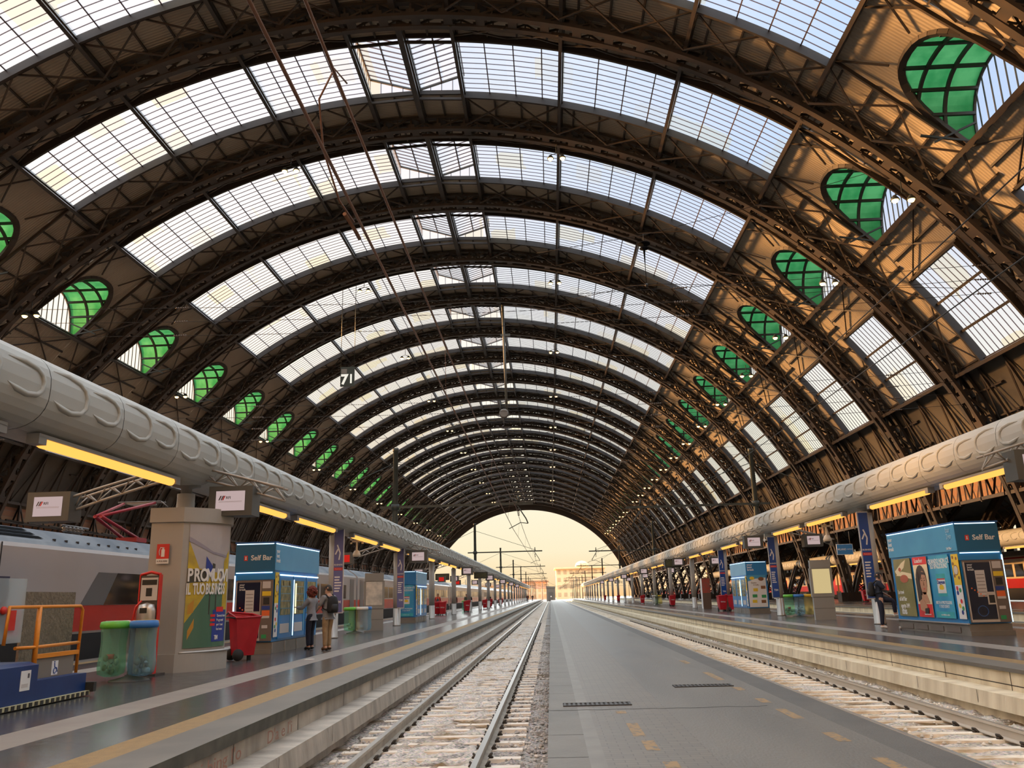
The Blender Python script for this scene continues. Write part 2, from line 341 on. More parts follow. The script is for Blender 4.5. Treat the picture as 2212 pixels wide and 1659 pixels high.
def arcstrip(y0,y1,a0,a1,n,m=0):
    for s in (1,-1):
        for j in range(n):
            p=a0+(a1-a0)*j/n; q=a0+(a1-a0)*(j+1)/n
            b.quad(vp(s*p,y0),vp(s*q,y0),vp(s*q,y1),vp(s*p,y1),m)
for k in range(K0,K1+1):
    y=YB(k); arcstrip(y+6,y+12,0,A6,36); arcstrip(y+6,y+12,A6,AEND,4,1)
    arcstrip(y,y+6,A4,A5,3); arcstrip(y,y+6,A6,AEND,4,1)
    nn=24
    for j in range(nn):
        d0=-3+6*j/nn; d1=-3+6*(j+1)/nn; dm=(d0+d1)/2
        e0=ang_of_z(dorm_top(d0)) if abs(d0)<DR else A4; e1=ang_of_z(dorm_top(d1)) if abs(d1)<DR else A4
        if abs(d0)>=DR and abs(d1)<DR: e0=ang_of_z(ZS)
        if abs(d1)>=DR and abs(d0)<DR: e1=ang_of_z(ZS)
        if abs(dm)>=DR: e0=e1=A4
        for s in (1,-1):
            for t in range(4):
                f0,f1=t/4,(t+1)/4
                b.quad(vp(s*(A3+(e0-A3)*f0),y+3+d0),vp(s*(A3+(e0-A3)*f1),y+3+d0),vp(s*(A3+(e1-A3)*f1),y+3+d1),vp(s*(A3+(e1-A3)*f0),y+3+d1))
ceil=struct(b.build('ceiling',[m_corr,mat('shaded_sheet',(.045,.04,.034),.8,c2=(.075,.065,.053),scale=.3)]),'curved corrugated roof sheeting of the train hall')  # strips below the eaves use a darker sheet colour, shade painted in
# thin purlins and wind bracing carried by the sheeting, one set per solid band
b=MB()
for s in (1,-1):
    for a in [2.3+2.62*i for i in range(25)]:
        if a<AEND: b.bar(vp(s*a,6.1,VR-.12),vp(s*a,11.9,VR-.12),.10,.2,m=0,up=(sin(R(s*a)),0,cos(R(s*a))))
    for i,a in enumerate((A_L,A1,A2,A3,A4)):
        a2=(A_L,A1,A2,A3,A4,A6)[i+1]; mid_=(a+a2)/2
        for ya,yb in ((6.2,8.3),(11.8,9.7)):
            b.bar(vp(s*a,ya,VR-.3),vp(s*mid_,yb,VR-1.2),.09,.09); b.bar(vp(s*mid_,yb,VR-1.2),vp(s*a2,ya,VR-.3),.09,.09); b.bar(vp(s*a,yb,VR-1.2),vp(s*mid_,ya,VR-.3),.09,.09); b.bar(vp(s*a2,yb,VR-1.2),vp(s*mid_,ya,VR-.3),.08,.08)
    b.bar(vp(s*(A3+.2),.15,VR-.15),vp(s*(A4-.2),.05,VR-.15),.12,.2); b.bar(vp(s*(A3+.2),5.85,VR-.15),vp(s*(A4-.2),5.95,VR-.15),.12,.2)
    b.bar(vp(s*(A3+.2),.3,VR-.2),vp(s*39,1.8,VR-.2),.08,.1); b.bar(vp(s*(A3+.2),5.7,VR-.2),vp(s*39,4.2,VR-.2),.08,.1); b.bar(vp(s*(A3+3.2),.3,VR-.2),vp(s*A3,1.8,VR-.2),.08,.1)
    b.bar(vp(s*A4,0.2,VR-.2),vp(s*A5,5.8,VR-.2),.08,.1); b.bar(vp(s*A4,5.8,VR-.2),vp(s*A5,.2,VR-.2),.08,.1); b.bar(vp(s*48.8,0.,VR-.1),vp(s*48.8,6,VR-.1),.08,.15)
    b.bar(vp(s*A5,0,VR-.15),vp(s*A5,6,VR-.15),.14,.3)
for s in (1,-1):
    xa=vp(s*AEND,0)[0]-s*.35; zt=vp(A6,0)[2]-.3; xt=vp(s*A6,0)[0]
    for q in range(5):
        y=q*3-1.6; b.bar((xt,y,zt),(xa,y,10.6),.14,.16); b.bar((xa,y,10.6),(xa,y,7.2),.14,.16); b.bar((xt,y,zt),(xa,y+1.5,10.6),.09,.09); b.bar((xt,y+3,zt),(xa,y+1.5,10.6),.09,.09); b.bar((xa,y,10.6),(xa,y+1.5,7.4),.1,.1); b.bar((xa,y+3,10.6),(xa,y+1.5,7.4),.1,.1); b.bar((xa-s*.9,y,9),(xa-s*.5,y+3,9),.12,.12)
    for z in (10.6,9.0,7.4): b.bar((xa,-2.6,z),(xa,9.4,z),.16,.22)
r0=b.build('purlin_grid',m_steel2,ceil,(0,YB(K0),0))
for k in range(K0+1,K1+1):
    c=r0.copy(); COL.objects.link(c); c.location=(0,YB(k),0)
# ---- arch trusses
RT,RB=40.15,39.2
def depth(a): a=abs(a); return 1.0 if a<62 else max(.3,1-(a-62)/26*.75)
AF=82.0
def rin(a): return RT-(RT-RB)*depth(a)-(0 if abs(a)<62 else (abs(a)-62)*.055)
def rout(a): return RT-(0 if abs(a)<62 else (abs(a)-62)*.055)
def chord(rf,hh,w,slot,first=0):
    b=MB(); n=104
    A=[-AF+2*AF*i/n for i in range(n+1)]
    for yo in (-.47,.47):
        for i in range(n):
            p=vp(A[i],yo,rf(A[i])); q=vp(A[i+1],yo,rf(A[i+1])); b.bar(p,q,w,hh,(sin(R(A[i])),0,cos(R(A[i]))))
    step=2.75; a=-AF+1
    while a<AF:
        for (d0,d1) in ((0,.75),):
            p=vp(a+d0,0,rf(a+d0)); q=vp(a+d1,0,rf(a+d1)); b.bar(p,q,.8,hh*.6,(sin(R(a)),0,cos(R(a))))
        # rounded slot corners
        for e,sg in ((a-.18,1),(a+.93,-1)):
            for yo in (-.3,.3):
                b.bar(vp(e,yo,rf(e)),vp(e+.2*sg,yo,rf(e)),.18,hh*.5,(sin(R(a)),0,cos(R(a))))
        a+=step
    return b
tr=thing('arch_truss','x','roof truss',(0,YB(K0)+9.4,0),group='riveted arch trusses of the vault')
chord(lambda a:rin(a)+.0,.2,.36,1).build('bottom_chord',m_steel2,tr)
chord(lambda a:rout(a)-.05,.2,.34,1).build('top_chord',m_steel,tr)
b=MB(); a=-AF+1; flip=1
while a<AF-1:
    for yo in (-.5,.5):
        b.bar(vp(a,yo,rin(a)),vp(a,yo,rout(a)),.12,.09,(0,1,0))
        b.bar(vp(a,yo,rin(a) if flip>0 else rout(a)),vp(a+2.75,yo,rout(a+2.75) if flip>0 else rin(a+2.75)),.13,.08,(0,1,0))
        b.bar(vp(a+1.37,yo,rin(a+1.4)),vp(a+1.37,yo,rout(a+1.4)),.07,.07,(0,1,0))
        b.bar(vp(a,yo,rout(a) if flip>0 else rin(a)),vp(a+1.37,yo,(rin(a)+rout(a))/2),.08,.07,(0,1,0))
    b.bar(vp(a,-.5,rin(a)),vp(a,.5,rout(a)),.06,.06); 
    # gusset plates
    for yo in (-.55,.55): b.bar(vp(a-.35,yo,rin(a)+.2),vp(a+.35,yo,rin(a)+.2),.02,.4,(sin(R(a)),0,cos(R(a))))
    flip=-flip; a+=2.75
b.build('web_lattice',m_steel,tr)
for s in (-1,1):   # splayed foot and the leg of the neighbouring aisle arch, meeting in a V
    b=MB(); f=Vector(vp(s*AF,0,rin(AF)+.15)); base=Vector((f.x-s*.3,0,.5))
    for yo in (-.47,.47):
        b.bar(f+Vector((0,yo,.6)),base+Vector((0,yo,0)),.36,.5,(1,0,0))
        P=[base+Vector((s*(.6+2.4*t+1.6*t*t+ 1.2*t**3),yo,9.6*t)) for t in [i/10 for i in range(11)]]
        Q=[base+Vector((s*(1.5+3.4*t+1.9*t*t+1.2*t**3),yo,9.2*t)) for t in [i/10 for i in range(11)]]
        for u,v in zip(P,P[1:]): b.bar(u,v,.34,.3,(1,0,0))
        for u,v in zip(Q,Q[1:]): b.bar(u,v,.34,.25,(1,0,0))
        for i in range(10): b.bar(P[i],Q[i+1],.08,.08); b.bar(Q[i],P[i+1],.08,.08)
    b.box(base.x-.7,base.x+s*1.5 if s>0 else base.x+.7,-.6,.6,.3,1.4) if s>0 else b.box(base.x-1.5,base.x+.7,-.6,.6,.3,1.4)
    b.build('leg',m_steel2,tr)
    nm=[]
tr['label']='riveted steel arch truss, farthest out over the baggage platform behind the viewer'
k=0
vis=0
for kk in range(K0,K1+1):
    t=tr if kk==K0 else dup(tr,(0,YB(kk)+9.4,0))
    if YB(kk)+9<28: t['label']='riveted steel arch truss spanning the hall overhead, out of the frame'
    else:
        t['label']='riveted steel arch truss spanning the hall, %s counted from overhead towards the open end'%ordn(vis); vis+=1
# ---- longitudinal lattice girders
names={0:'along the ridge'}
for a in sorted(set([0]+[s*q for q in PUR[1:] for s in (1,-1)])):
    b=MB(); up=(sin(R(a)),0,cos(R(a))); ya=YB(K0); yb=YB(K1)+12
    rb=VR-.6 if abs(a)<A6 else VR-.9; w=.30 if a!=0 else .5
    b.bar(vp(a,ya,rb),vp(a,yb,rb),w*.7,.16,up); b.bar(vp(a,ya,VR-.12),vp(a,yb,VR-.12),w,.3,up)
    if abs(a) in (A_L,A1,A2,A3,A4):
        y=ya
        while y<yb-.1:
            b.bar(vp(a,y,rb),vp(a,y+1.5,VR-.2),.08,.08); b.bar(vp(a,y+1.5,VR-.2),vp(a,y+3,rb),.08,.08); b.bar(vp(a,y+1.5,VR-.2),vp(a,y+1.5,rb),.07,.07); y+=3
    elif abs(a)==A6: b.bar(vp(a,ya,VR-.5),vp(a,yb,VR-.5),.08,.9,up)
    side='' if a==0 else (' above the blue sunlit skylights' if a>0 else ' above the white skylights')
    pos=['along the ridge','beside the ridge lantern','one skylight group below the ridge','two skylight groups below the ridge','under the main skylights','under the green dormers','at the eaves'][PUR.index(abs(a))]
    fl='' if a==0 else (' on the orange-lit side' if a>0 else ' on the shaded grey side')
    tag(b.build('roof_girder',m_steel2 if a>0 else m_steel),'long lattice girder '+pos+fl,'girder',group='roof girders running along the hall')  # sunlit side gets the browner steel, warm light put into the colour
# ---- skylights
def skyglass():
    m=bpy.data.materials.new('skylight_glass'); m.use_nodes=True; nt=m.node_tree; N=nt.nodes; L=nt.links; N.clear()
    o=N.new('ShaderNodeOutputMaterial'); t=N.new('ShaderNodeBsdfTransparent'); d=N.new('ShaderNodeBsdfTranslucent'); mx=N.new('ShaderNodeMixShader'); mx.inputs[0].default_value=.03
    tc=N.new('ShaderNodeTexCoord'); oi=N.new('ShaderNodeObjectInfo'); mp=N.new('ShaderNodeMapping'); mp.inputs['Scale'].default_value=(.5,.42,.02)
    cb=N.new('ShaderNodeCombineXYZ'); mm=N.new('ShaderNodeMath'); mm.operation='MULTIPLY'; mm.inputs[1].default_value=50; L.new(oi.outputs['Random'],mm.inputs[0]); L.new(mm.outputs[0],cb.inputs[0]); L.new(cb.outputs[0],mp.inputs['Location'])
    v=N.new('ShaderNodeTexVoronoi'); v.distance='CHEBYCHEV'; v.inputs['Randomness'].default_value=.35; v.inputs['Scale'].default_value=1.0
    L.new(tc.outputs['Object'],mp.inputs[0]); L.new(mp.outputs[0],v.inputs['Vector'])
    sp=N.new('ShaderNodeSeparateColor'); L.new(v.outputs['Color'],sp.inputs[0])
    r=N.new('ShaderNodeValToRGB'); e=r.color_ramp.elements; e[0].position=0; e[0].color=(.97,.97,1,1); e[1].position=1; e[1].color=(.9,.92,.96,1); q=e.new(.80); q.color=(.93,.95,.98,1); q=e.new(.84); q.color=(.97,.90,.74,1); q=e.new(.92); q.color=(1,.93,.8,1)
    L.new(sp.outputs[0],r.inputs[0]); L.new(r.outputs[0],t.inputs[0]); L.new(r.outputs[0],d.inputs[0]); L.new(t.outputs[0],mx.inputs[1]); L.new(d.outputs[0],mx.inputs[2]); L.new(mx.outputs[0],o.inputs[0]); return m
m_glass=skyglass(); m_bar=mat('glazing_bar',(.085,.06,.07),.5,.3); m_curb2=mat('skylight_curb',(.024,.017,.013),.7,c2=(.017,.013,.011),scale=1)
WN=[0]
def win(mb,mats,loc,label):
    WN[0]+=1; return struct(mb.build('window_%d'%WN[0],mats,None,loc),label)
def band_mesh(a0,a1,groups,panes,tr):
    """glass, thin bars, frame for one glazed band between angles; local y 0..6"""
    g=MB(); bars=MB(); fr=MB()
    n=groups*panes
    for i in range(n):
        p=a0+(a1-a0)*i/n; q=a0+(a1-a0)*(i+1)/n
        g.quad(vp(p,.12,VR-.05),vp(q,.12,VR-.05),vp(q,5.88,VR-.05),vp(p,5.88,VR-.05))
        for j in range(1,11): bars.bar(vp(p,6*j/11,VR-.10),vp(q,6*j/11,VR-.10),.028,.045,(sin(R(p)),0,cos(R(p))))
        if i%panes: bars.bar(vp(p,.1,VR-.12),vp(p,5.9,VR-.12),.07,.1,(sin(R(p)),0,cos(R(p))))
    m=max(8,int(abs(a1-a0)))
    for y,rr in ((0,VR-.3),(6,VR-.3),(6.35,VR-.15)):
        for i in range(m):
            p=a0+(a1-a0)*i/m; q=a0+(a1-a0)*(i+1)/m; fr.bar(vp(p,y,rr),vp(q,y,rr),.16,.5 if rr<VR-.2 else .25,(sin(R(p)),0,cos(R(p))))
    if tr:
        for i in (range(groups+1) if panes==1 else (0,groups)):
            p=a0+(a1-a0)*i/groups; fr.bar(vp(p,0,VR-.2),vp(p,6,VR-.2),.16,.2,(sin(R(p)),0,cos(R(p))))
    return fr,g,bars
def put_window(parts,label):
    fr,g,bars=parts; w=None
    for k in range(K0,K1+1):
        lb=label%ordn(max(0,k)) if k>=0 else label%'out-of-frame'
        if w is None:
            w=win(fr,m_curb2,(0,YB(k),0),lb); gl=g.build('glass',m_glass,w); bb=bars.build('glazing_bars',m_bar,w)
        else:
            WN[0]+=1; c=dup(w,(0,YB(k),0),label=lb); c.name='window_%d'%WN[0]
put_window(band_mesh(-A3,-A_L,3,4,True),'white glazed skylight band on the shaded side, %s towards the arch')
put_window(band_mesh(A_L,A3,3,4,True),'blue glazed skylight band on the sunlit side, %s towards the arch')
put_window(band_mesh(-A6,-A5,3,1,True),'low skylight above the eaves on the shaded side, %s towards the arch')
put_window(band_mesh(A5,A6,3,1,True),'low skylight above the eaves on the sunlit side, %s towards the arch')
# ridge lantern: glass sheets dipping to the ridge, glazed cheeks and gables
fr,g,bars=MB(),MB(),MB()
for s in (1,-1):
    hi=Vector(vp(s*A_L,0,VR))+Vector((0,0,1.25)); lo=Vector(vp(0,0,VR))+Vector((s*.2,0,.15)); ev=Vector(vp(s*A_L,0,VR-.1)); D=Vector((0,6,0))
    g.quad(hi,lo,lo+D,hi+D); g.quad(ev,hi,hi+D,ev+D); g.poly([lo+D,ev+D,hi+D]); g.poly([lo,ev,hi])
    for j in range(12):
        o=D*(j/11); bars.bar(hi+o,lo+o,.045,.07); bars.bar(ev+o,hi+o,.04,.05)
    md=(hi+lo)/2; bars.bar(md,md+D,.1,.14); bars.bar(hi,hi+D,.14,.14); fr.bar(lo,lo+D,.2,.3)
    for o in (Vector((0,0,0)),D):
        fr.bar(lo+o,hi+o,.12,.14); fr.bar(ev+o,lo+o+Vector((0,0,-.25)),.14,.3)
        fr.bar(ev+o-Vector((0,0,.5)),lo+o-Vector((0,0,.7)),.14,.16)
        for t in (.25,.5,.75): bars.bar(ev.lerp(lo,t)+o,hi.lerp(lo,t)+o,.04,.05)
    fr.bar(ev,ev+D,.25,.3)
put_window((fr,g,bars),'butterfly glazed ridge lantern, %s towards the arch')
# green dormers
m_green=sheet('green_dormer_sheet',(.014,.10,.03),.03,.72,c2=(.04,.155,.055),scale=.9)
m_greenrib=mat('dormer_rib',(.02,.022,.02),.6)
def dormer(s):
    fr,g,lun=MB(),MB(),MB(); bars=MB()
    xo=vp(s*A4,0)[0]+s*.45; zlo=vp(A4,0)[2]-.1
    def roofx(z): return VX+s*VR*sin(math.acos((z-VZ)/VR))
    prof=[(-DR,zlo),(-DR,ZS)]+[(-DR*math.copysign(abs(cos(PI*i/20))**.8,cos(PI*i/20)),dorm_top(DR*abs(cos(PI*i/20))**.8)) for i in range(1,20)]+[(DR,ZS),(DR,zlo)]
    for p,q in zip(prof,prof[1:]):
        x0,x1=roofx(p[1]),roofx(q[1])
        g.quad((x0,3+p[0],p[1]),(xo,3+p[0],p[1]),(xo,3+q[0],q[1]),(x1,3+q[0],q[1]))
        fr.bar((x0-s*.05,3+p[0],p[1]),(x1-s*.05,3+q[0],q[1]),.35,.22)
    for t in (.38,.72):
        for p,q in zip(prof,prof[1:]):
            a,c=(xo-s*3.9*t),(xo-s*3.9*t)
            if (a-roofx(p[1]))*s>0 and (c-roofx(q[1]))*s>0: bars.bar((a,3+p[0]*.97,p[1]-.08),(c,3+q[0]*.97,q[1]-.08),.16,.16)
    for i in (3,6,9,12,15,18):
        p=prof[i+1] if i+1<len(prof) else prof[-1]
        bars.bar((roofx(p[1]),3+p[0]*.96,p[1]-.06),(xo,3+p[0]*.96,p[1]-.06),.14,.16)
    bars.bar((xo-s*2.8,3+DR*.95,23.4),(xo,3+DR*.95,22.9),.1,.1); bars.bar((xo-s*2.2,3+DR*.95,23.0),(xo,3+DR*.95,24.0),.1,.1)
    pts=[(xo,3+p[0],p[1]) for p in prof]; lun.poly(pts if s>0 else pts[::-1])
    for i in range(1,9):
        d=-DR+2*DR*i/9; z=dorm_top(d); bars.bar((xo-s*.03,3+d,zlo),(xo-s*.03,3+d,z),.05,.06,(0,1,0))
    for p,q in zip(prof,prof[1:]): bars.bar((xo,3+p[0],p[1]),(xo,3+q[0],q[1]),.14,.16)
    return fr,g,lun,bars
for s,lab in ((1,'green vaulted dormer on the orange-lit side, %s towards the arch'),(-1,'green vaulted dormer on the shaded side, %s towards the arch')):
    fr,g,lun,bars=dormer(s); w=None
    for k in range(K0,K1+1):
        lb=lab%(ordn(k) if k>=0 else 'out-of-frame')
        if w is None:
            w=win(fr,m_steel2,(0,YB(k),0),lb); tag(g.build('dormer_vault',m_green,w),'green translucent vault'); lun.build('glass',m_glass,w); bars.build('glazing_bars',m_greenrib,w)
        else:
            WN[0]+=1; c=dup(w,(0,YB(k),0),label=lb); c.name='window_%d'%WN[0]
# gable ring at the open end
b=MB(); n=72
for i in range(n):
    a=-84+168*i/n; q=a+168/n
    for yy in (YEND,YEND+.6): b.quad(vp(a,yy,37.4),vp(q,yy,37.4),vp(q,yy,VR+.6),vp(a,yy,VR+.6))
    b.quad(vp(a,YEND,37.4),vp(q,YEND,37.4),vp(q,YEND+.6,37.4),vp(a,YEND+.6,37.4))
struct(b.build('trim_1',mat('gable_steel',(.05,.04,.035),.7)),'dark steel gable ring around the open arch')
# side walls: brick parapet under the eaves, aisle roofs, outer walls
def brick():
    m,nt,N,L,P=nodes('old_brick'); tc=N.new('ShaderNodeTexCoord'); mp=N.new('ShaderNodeMapping'); mp.inputs['Rotation'].default_value=(PI/2,0,PI/2); L.new(tc.outputs['Object'],mp.inputs[0])
    br=N.new('ShaderNodeTexBrick'); br.inputs['Scale'].default_value=1; br.inputs['Brick Width'].default_value=.5; br.inputs['Row Height'].default_value=.2; br.inputs['Mortar Size'].default_value=.02
    br.inputs['Color1'].default_value=(.20,.085,.045,1); br.inputs['Color2'].default_value=(.26,.15,.085,1); br.inputs['Mortar'].default_value=(.16,.13,.1,1)
    L.new(mp.outputs[0],br.inputs['Vector']); L.new(br.outputs['Color'],P.inputs['Base Color']); P.inputs['Roughness'].default_value=.85; return m
m_brick=brick(); m_aisle=mat('aisle_roof_sheet',(.035,.032,.03),.8,c2=(.055,.05,.045),scale=.4)
for s,nm,lb in ((1,'wall_east','old brick wall under the eaves on the sunlit side'),(-1,'wall_west','old brick wall under the eaves on the shaded side')):
    x=vp(s*AEND,0)[0]; z1=vp(AEND,0)[2]; b=MB(); b.box(min(x,x+s*.5),max(x,x+s*.5),YB(K0),YEND,7.6,z1+.1); struct(b.build(nm,m_brick),lb)
    b=MB(); F=lambda t:(x+s*(26*t),0,7.6+7.5*sin(PI*min(1,t*.62+.12))-2.7)
    for i in range(16):
        p,q=F(i/16),F((i+1)/16); b.quad((p[0],YB(K0),p[2]),(q[0],YB(K0),q[2]),(q[0],YEND,q[2]),(p[0],YEND,p[2]))
    struct(b.build('ceiling_aisle_'+('east' if s>0 else 'west'),m_aisle),'dark low side aisle roof beyond the '+('sunlit' if s>0 else 'shaded')+' eaves')
    b=MB(); xw=x+s*26; X0,X1=min(xw,xw+s*.4),max(xw,xw+s*.4)
    b.box(X0,X1,YB(K0),YEND,0,5.0); b.box(X0,X1,YB(K0),YEND,8.6,14)
    for i in range(104): y=YB(K0)+3*i; b.box(X0,X1,y,y+1.7,5.0,8.6)
    struct(b.build('wall_outer_'+('east' if s>0 else 'west'),mat('outer_wall',(.10,.08,.06),.85)),'outer aisle wall pierced by window openings')
# station head building behind the viewer
b=MB(); b.box(-70,70,-13.2,-12.6,-.3,45); struct(b.build('wall_south',mat('head_building',(.42,.36,.28),.8)),'head building wall behind the viewer')
# ================================================================ canopy ducts, columns, lamps, monitors
m_duct=mat('pale_grey_duct',(.36,.37,.34),.45,c2=(.40,.405,.37),scale=.7)
m_seam=mat('duct_seam',(.05,.05,.048),.8)
m_shaft=mat('column_grey_paint',(.40,.40,.37),.5,c2=(.45,.44,.41),scale=1.5)
m_inox=mat('brushed_steel_sleeve',(.34,.32,.29),.35,.75,c2=(.42,.40,.37),scale=3,stretch=(6,6,.4))
m_tube=emis('orange_lamp_tube',(1.0,.44,.085),1.55); m_lampbox=mat('lamp_housing',(.22,.22,.21),.5)
MOD=13.2; NS=23
DUCTS={'west':(-8.05,5.02,18.3,-1),'east':(11.75,5.27,18.4,1),'outer':(33.0,5.0,30.0,1)}
def sec(t,hw=.74,hh=.60,e=2.5):
    c,s=cos(t),sin(t); return (hw*math.copysign(abs(c)**(2/e),c),hh*math.copysign(abs(s)**(2/e),s))
def duct_section():
    b=MB(); n=30
    for j in range(6):
        y0=j*2.2; y1=y0+2.2
        for i in range(n):
            p=sec(2*PI*i/n); q=sec(2*PI*(i+1)/n)
            k=len(b.v); b.v+=[(p[0],y0+.008,p[1]),(q[0],y0+.008,q[1]),(q[0],y1-.008,q[1]),(p[0],y1-.008,p[1])]; b.face((k,k+3,k+2,k+1),0,True)
        for i in range(n):
            p=sec(2*PI*i/n,.725,.588); q=sec(2*PI*(i+1)/n,.725,.588); b.quad((p[0],y1-.02,p[1]),(p[0],y1+.02,p[1]),(q[0],y1+.02,q[1]),(q[0],y1-.02,q[1]),1)
        for s in (1,-1):
            for (ya,yb,wd) in ((.12,1.0,.62),(1.22,2.02,.5)):
                pts=[]
                for (u,v) in ((.0,.80),(.45,.86),(.8,.74),(.95,.5),(1,.2),(.97,-.25),(.85,-.5),(.55,-.62),(.25,-.55),(.0,-.38)):
                    z=v*wd*.62; t=math.asin(max(-1,min(1,math.copysign(abs(z/.60)**(2.5/2),z)))); x,zz=sec(t); pts.append((s*(x-.006),y0+ya+(yb-ya)*u,zz))
                b.tube(pts,[.008]+[.048]*(len(pts)-2)+[.008],5,0)
    return b
def monitor_mesh(): pass
COLN={}
for key,(cx,cz,yc,sg) in DUCTS.items():
    lab={'west':'long pale grey ribbed canopy duct above the platform beside the red and white train','east':'long pale grey ribbed canopy duct above the platform with the pale edge wall','outer':'pale ribbed canopy duct glimpsed beyond the steel legs','outerwest':'pale ribbed canopy duct behind the red and white train'}[key]
    t=thing('canopy_duct',lab,'canopy duct',(cx,0,cz))
    ns=NS if key in('west','east') else 12
    y=yc-MOD+.0; first=None
    if key=='west': DS=duct_section().build('duct_section',[m_duct,m_seam],t,(0,y,0)); first=DS
    for j in range(0 if first is None else 1,ns):
        c=DS.copy(); COL.objects.link(c); c.parent=t; c.location=(0,y+MOD*j,0)
# columns
b=MB(); b.lathe([(.19,.85),(.19,4.1)],(0,0,0),20,0); shaft=b
def column(h):
    t=thing('canopy_column','x','column',(0,0,0))
    b=MB(); b.lathe([(.19,.86),(.19,h)],(0,0,0),20); b.build('shaft',m_shaft,t)
    b=MB(); b.lathe([(.215,0),(.215,.05),(.2,.06),(.2,.87),(.19,.88)],(0,0,0),20); b.build('steel_sleeve',m_inox,t)
    b=MB(); b.lathe([(.12,h),(.12,h+.12),(.3,h+.16),(.3,h+.2)],(0,0,0),16); b.build('capital',m_lampbox,t); return t
cproto={}
skip={('west',0)}
for key,(cx,cz,yc,sg) in DUCTS.items():
    h=cz-.6-ZP-.16
    pr=None; nn=NS-1 if key in('west','east') else 8
    for j in range(nn):
        y=yc+MOD*j
        who={'west':'beside the red and white train','east':'on the platform with the pale edge wall','outer':'on the outer platform beyond the steel legs','outerwest':'behind the red and white train'}[key]
        lb='round grey canopy column %s, %s from the viewer'%(who,ordn(j))
        if pr is None: pr=column(h); pr.location=(cx,y,ZP); pr['label']=lb; pr['group']='canopy columns'
        else: dup(pr,(cx,y,ZP),label=lb)
# lamps
lp=thing('hanging_strip_lamp','x','lamp',(0,0,0),group='orange strip lamps under the canopy ducts')
b=MB(); b.box(-.10,.10,-.22,4.72,.0,.06); b.box(-.1,.1,-.22,-.02,-.1,.02); b.box(-.1,.1,4.52,4.72,-.1,.02); b.build('housing',m_lampbox,lp)
b=MB(); b.tube([(0,0,-.05),(0,2.25,-.05),(0,4.5,-.05)],.085,10); b.build('tube',m_tube,lp)
first=True
for key,(cx,cz,yc,sg) in DUCTS.items():
    nn=NS-1 if key in('west','east') else 6
    for j in range(-1,nn):
        for q,o in enumerate((1.45,7.15)):
            y=yc+MOD*j+o; z=cz-.6-.045
            if y<6: continue
            who={'west':'duct beside the train','east':'duct facing the train','outer':'outermost duct','outerwest':'duct behind the train'}[key]
            lb='orange strip lamp under the %s, %s of its row'%(who,ordn(2*j+q+2))
            x=cx-sg*.34 if key!='outer' else cx-.28
            if first: lp.location=(x,y,z); lp['label']=lb; first=False
            else: dup(lp,(x,y,z),label=lb)
# monitors on lattice arms
m_mon=mat('monitor_housing',(.075,.075,.066),.5); m_monside=mat('monitor_side',(.40,.40,.37),.5)
m_scr=emis('monitor_picture',srgb(205,180,178),.82); m_ink=mat('screen_ink',(.08,.07,.08),.6); m_red=mat('signal_red',(.62,.03,.02),.45); m_green2=mat('logo_green',(.02,.12,.05),.5)
m_led=mat('led_board',(.03,.035,.02),.4,c2=(.08,.08,.03),scale=9); m_ledframe=mat('black_board_frame',(.015,.015,.013),.5); m_redscr=emis('red_board',(.85,.03,.02),.6)
def monitor(w,h,kind):
    t=thing('hanging_display_monitor','x','monitor')
    b=MB(); b.box(-w/2,w/2,0,.5,-h/2,h/2); 
    b.build('housing',m_mon if kind!='led' else m_ledframe,t)
    b=MB(); a,c=(w*.33,h*.33) if kind!='led' else (w*.44,h*.38); b.box(-a,a,-.012,.0,-c,c)
    sc=b.build('screen',{'rfi':m_scr,'led':m_led,'red':m_redscr}[kind],t)
    if kind=='rfi':
        text('RFI',h*.13,(-w*.10,-.016,h*.10),(1,0,0),(0,0,1),m_ink,sc,'logo_lettering',bold=.01)
        b=MB()
        for dx,mm in ((0,0),(.05,0),(.085,1)):
            x=-w*.27+dx*w; b.prism([(x,-.0145,h*.02),(x+.022*w*1.2,-.0145,h*.02),(x+.062*w*1.2,-.0145,h*.17),(x+.035*w*1.2,-.0145,h*.17)],(0,.002,0),mm)
        for q in range(2): b.box(-w*.26,w*.27,-.0145,-.012,h*(-.02-.03*q),h*(-.012-.03*q),2)
        b.build('logo_mark',[m_ink,m_red,mat('logo_grey',(.35,.3,.3),.6)],sc)
    return t
def arm(cx,y,z,xl,xr):
    t=thing('lattice_arm','x','bracket',(cx,y,0))
    b=MB(); n=10
    def bot(u): x=xl+(xr-xl)*u; return Vector((x,0,z-.95+.95*max(0,1-abs(x)/max(abs(xl),abs(xr)))**.8))
    def top(u): x=xl+(xr-xl)*u; return Vector((x,0,z-.62+.86*max(0,1-abs(x)/max(abs(xl),abs(xr)))**.9))
    for yo in (-.16,.16): b.tube([tuple(top(i/n)+Vector((0,yo,0))) for i in range(n+1)],.03,6)
    b.tube([tuple(bot(i/n)) for i in range(n+1)],.032,6)
    for i in range(n):
        for yo in (-.16,.16):
            b.tube([tuple(bot(i/n)),tuple(top((i+.5)/n)+Vector((0,yo,0)))],.018,5); b.tube([tuple(top((i+.5)/n)+Vector((0,yo,0))),tuple(bot((i+1)/n))],.018,5)
    b.build('lattice',mat('arm_steel',(.36,.33,.29),.45,.3),t)
    return t
mp={}
def put_mon(kind,w,h,loc,label,rz=0):
    k=(kind,w,h)
    if k not in mp: mp[k]=monitor(w,h,kind); o=mp[k]; o.location=loc; o.rotation_euler=(0,0,rz); o['label']=label
    else: o=dup(mp[k],loc,rz,label)
    o['group']='platform display monitors'; return o
ar=None
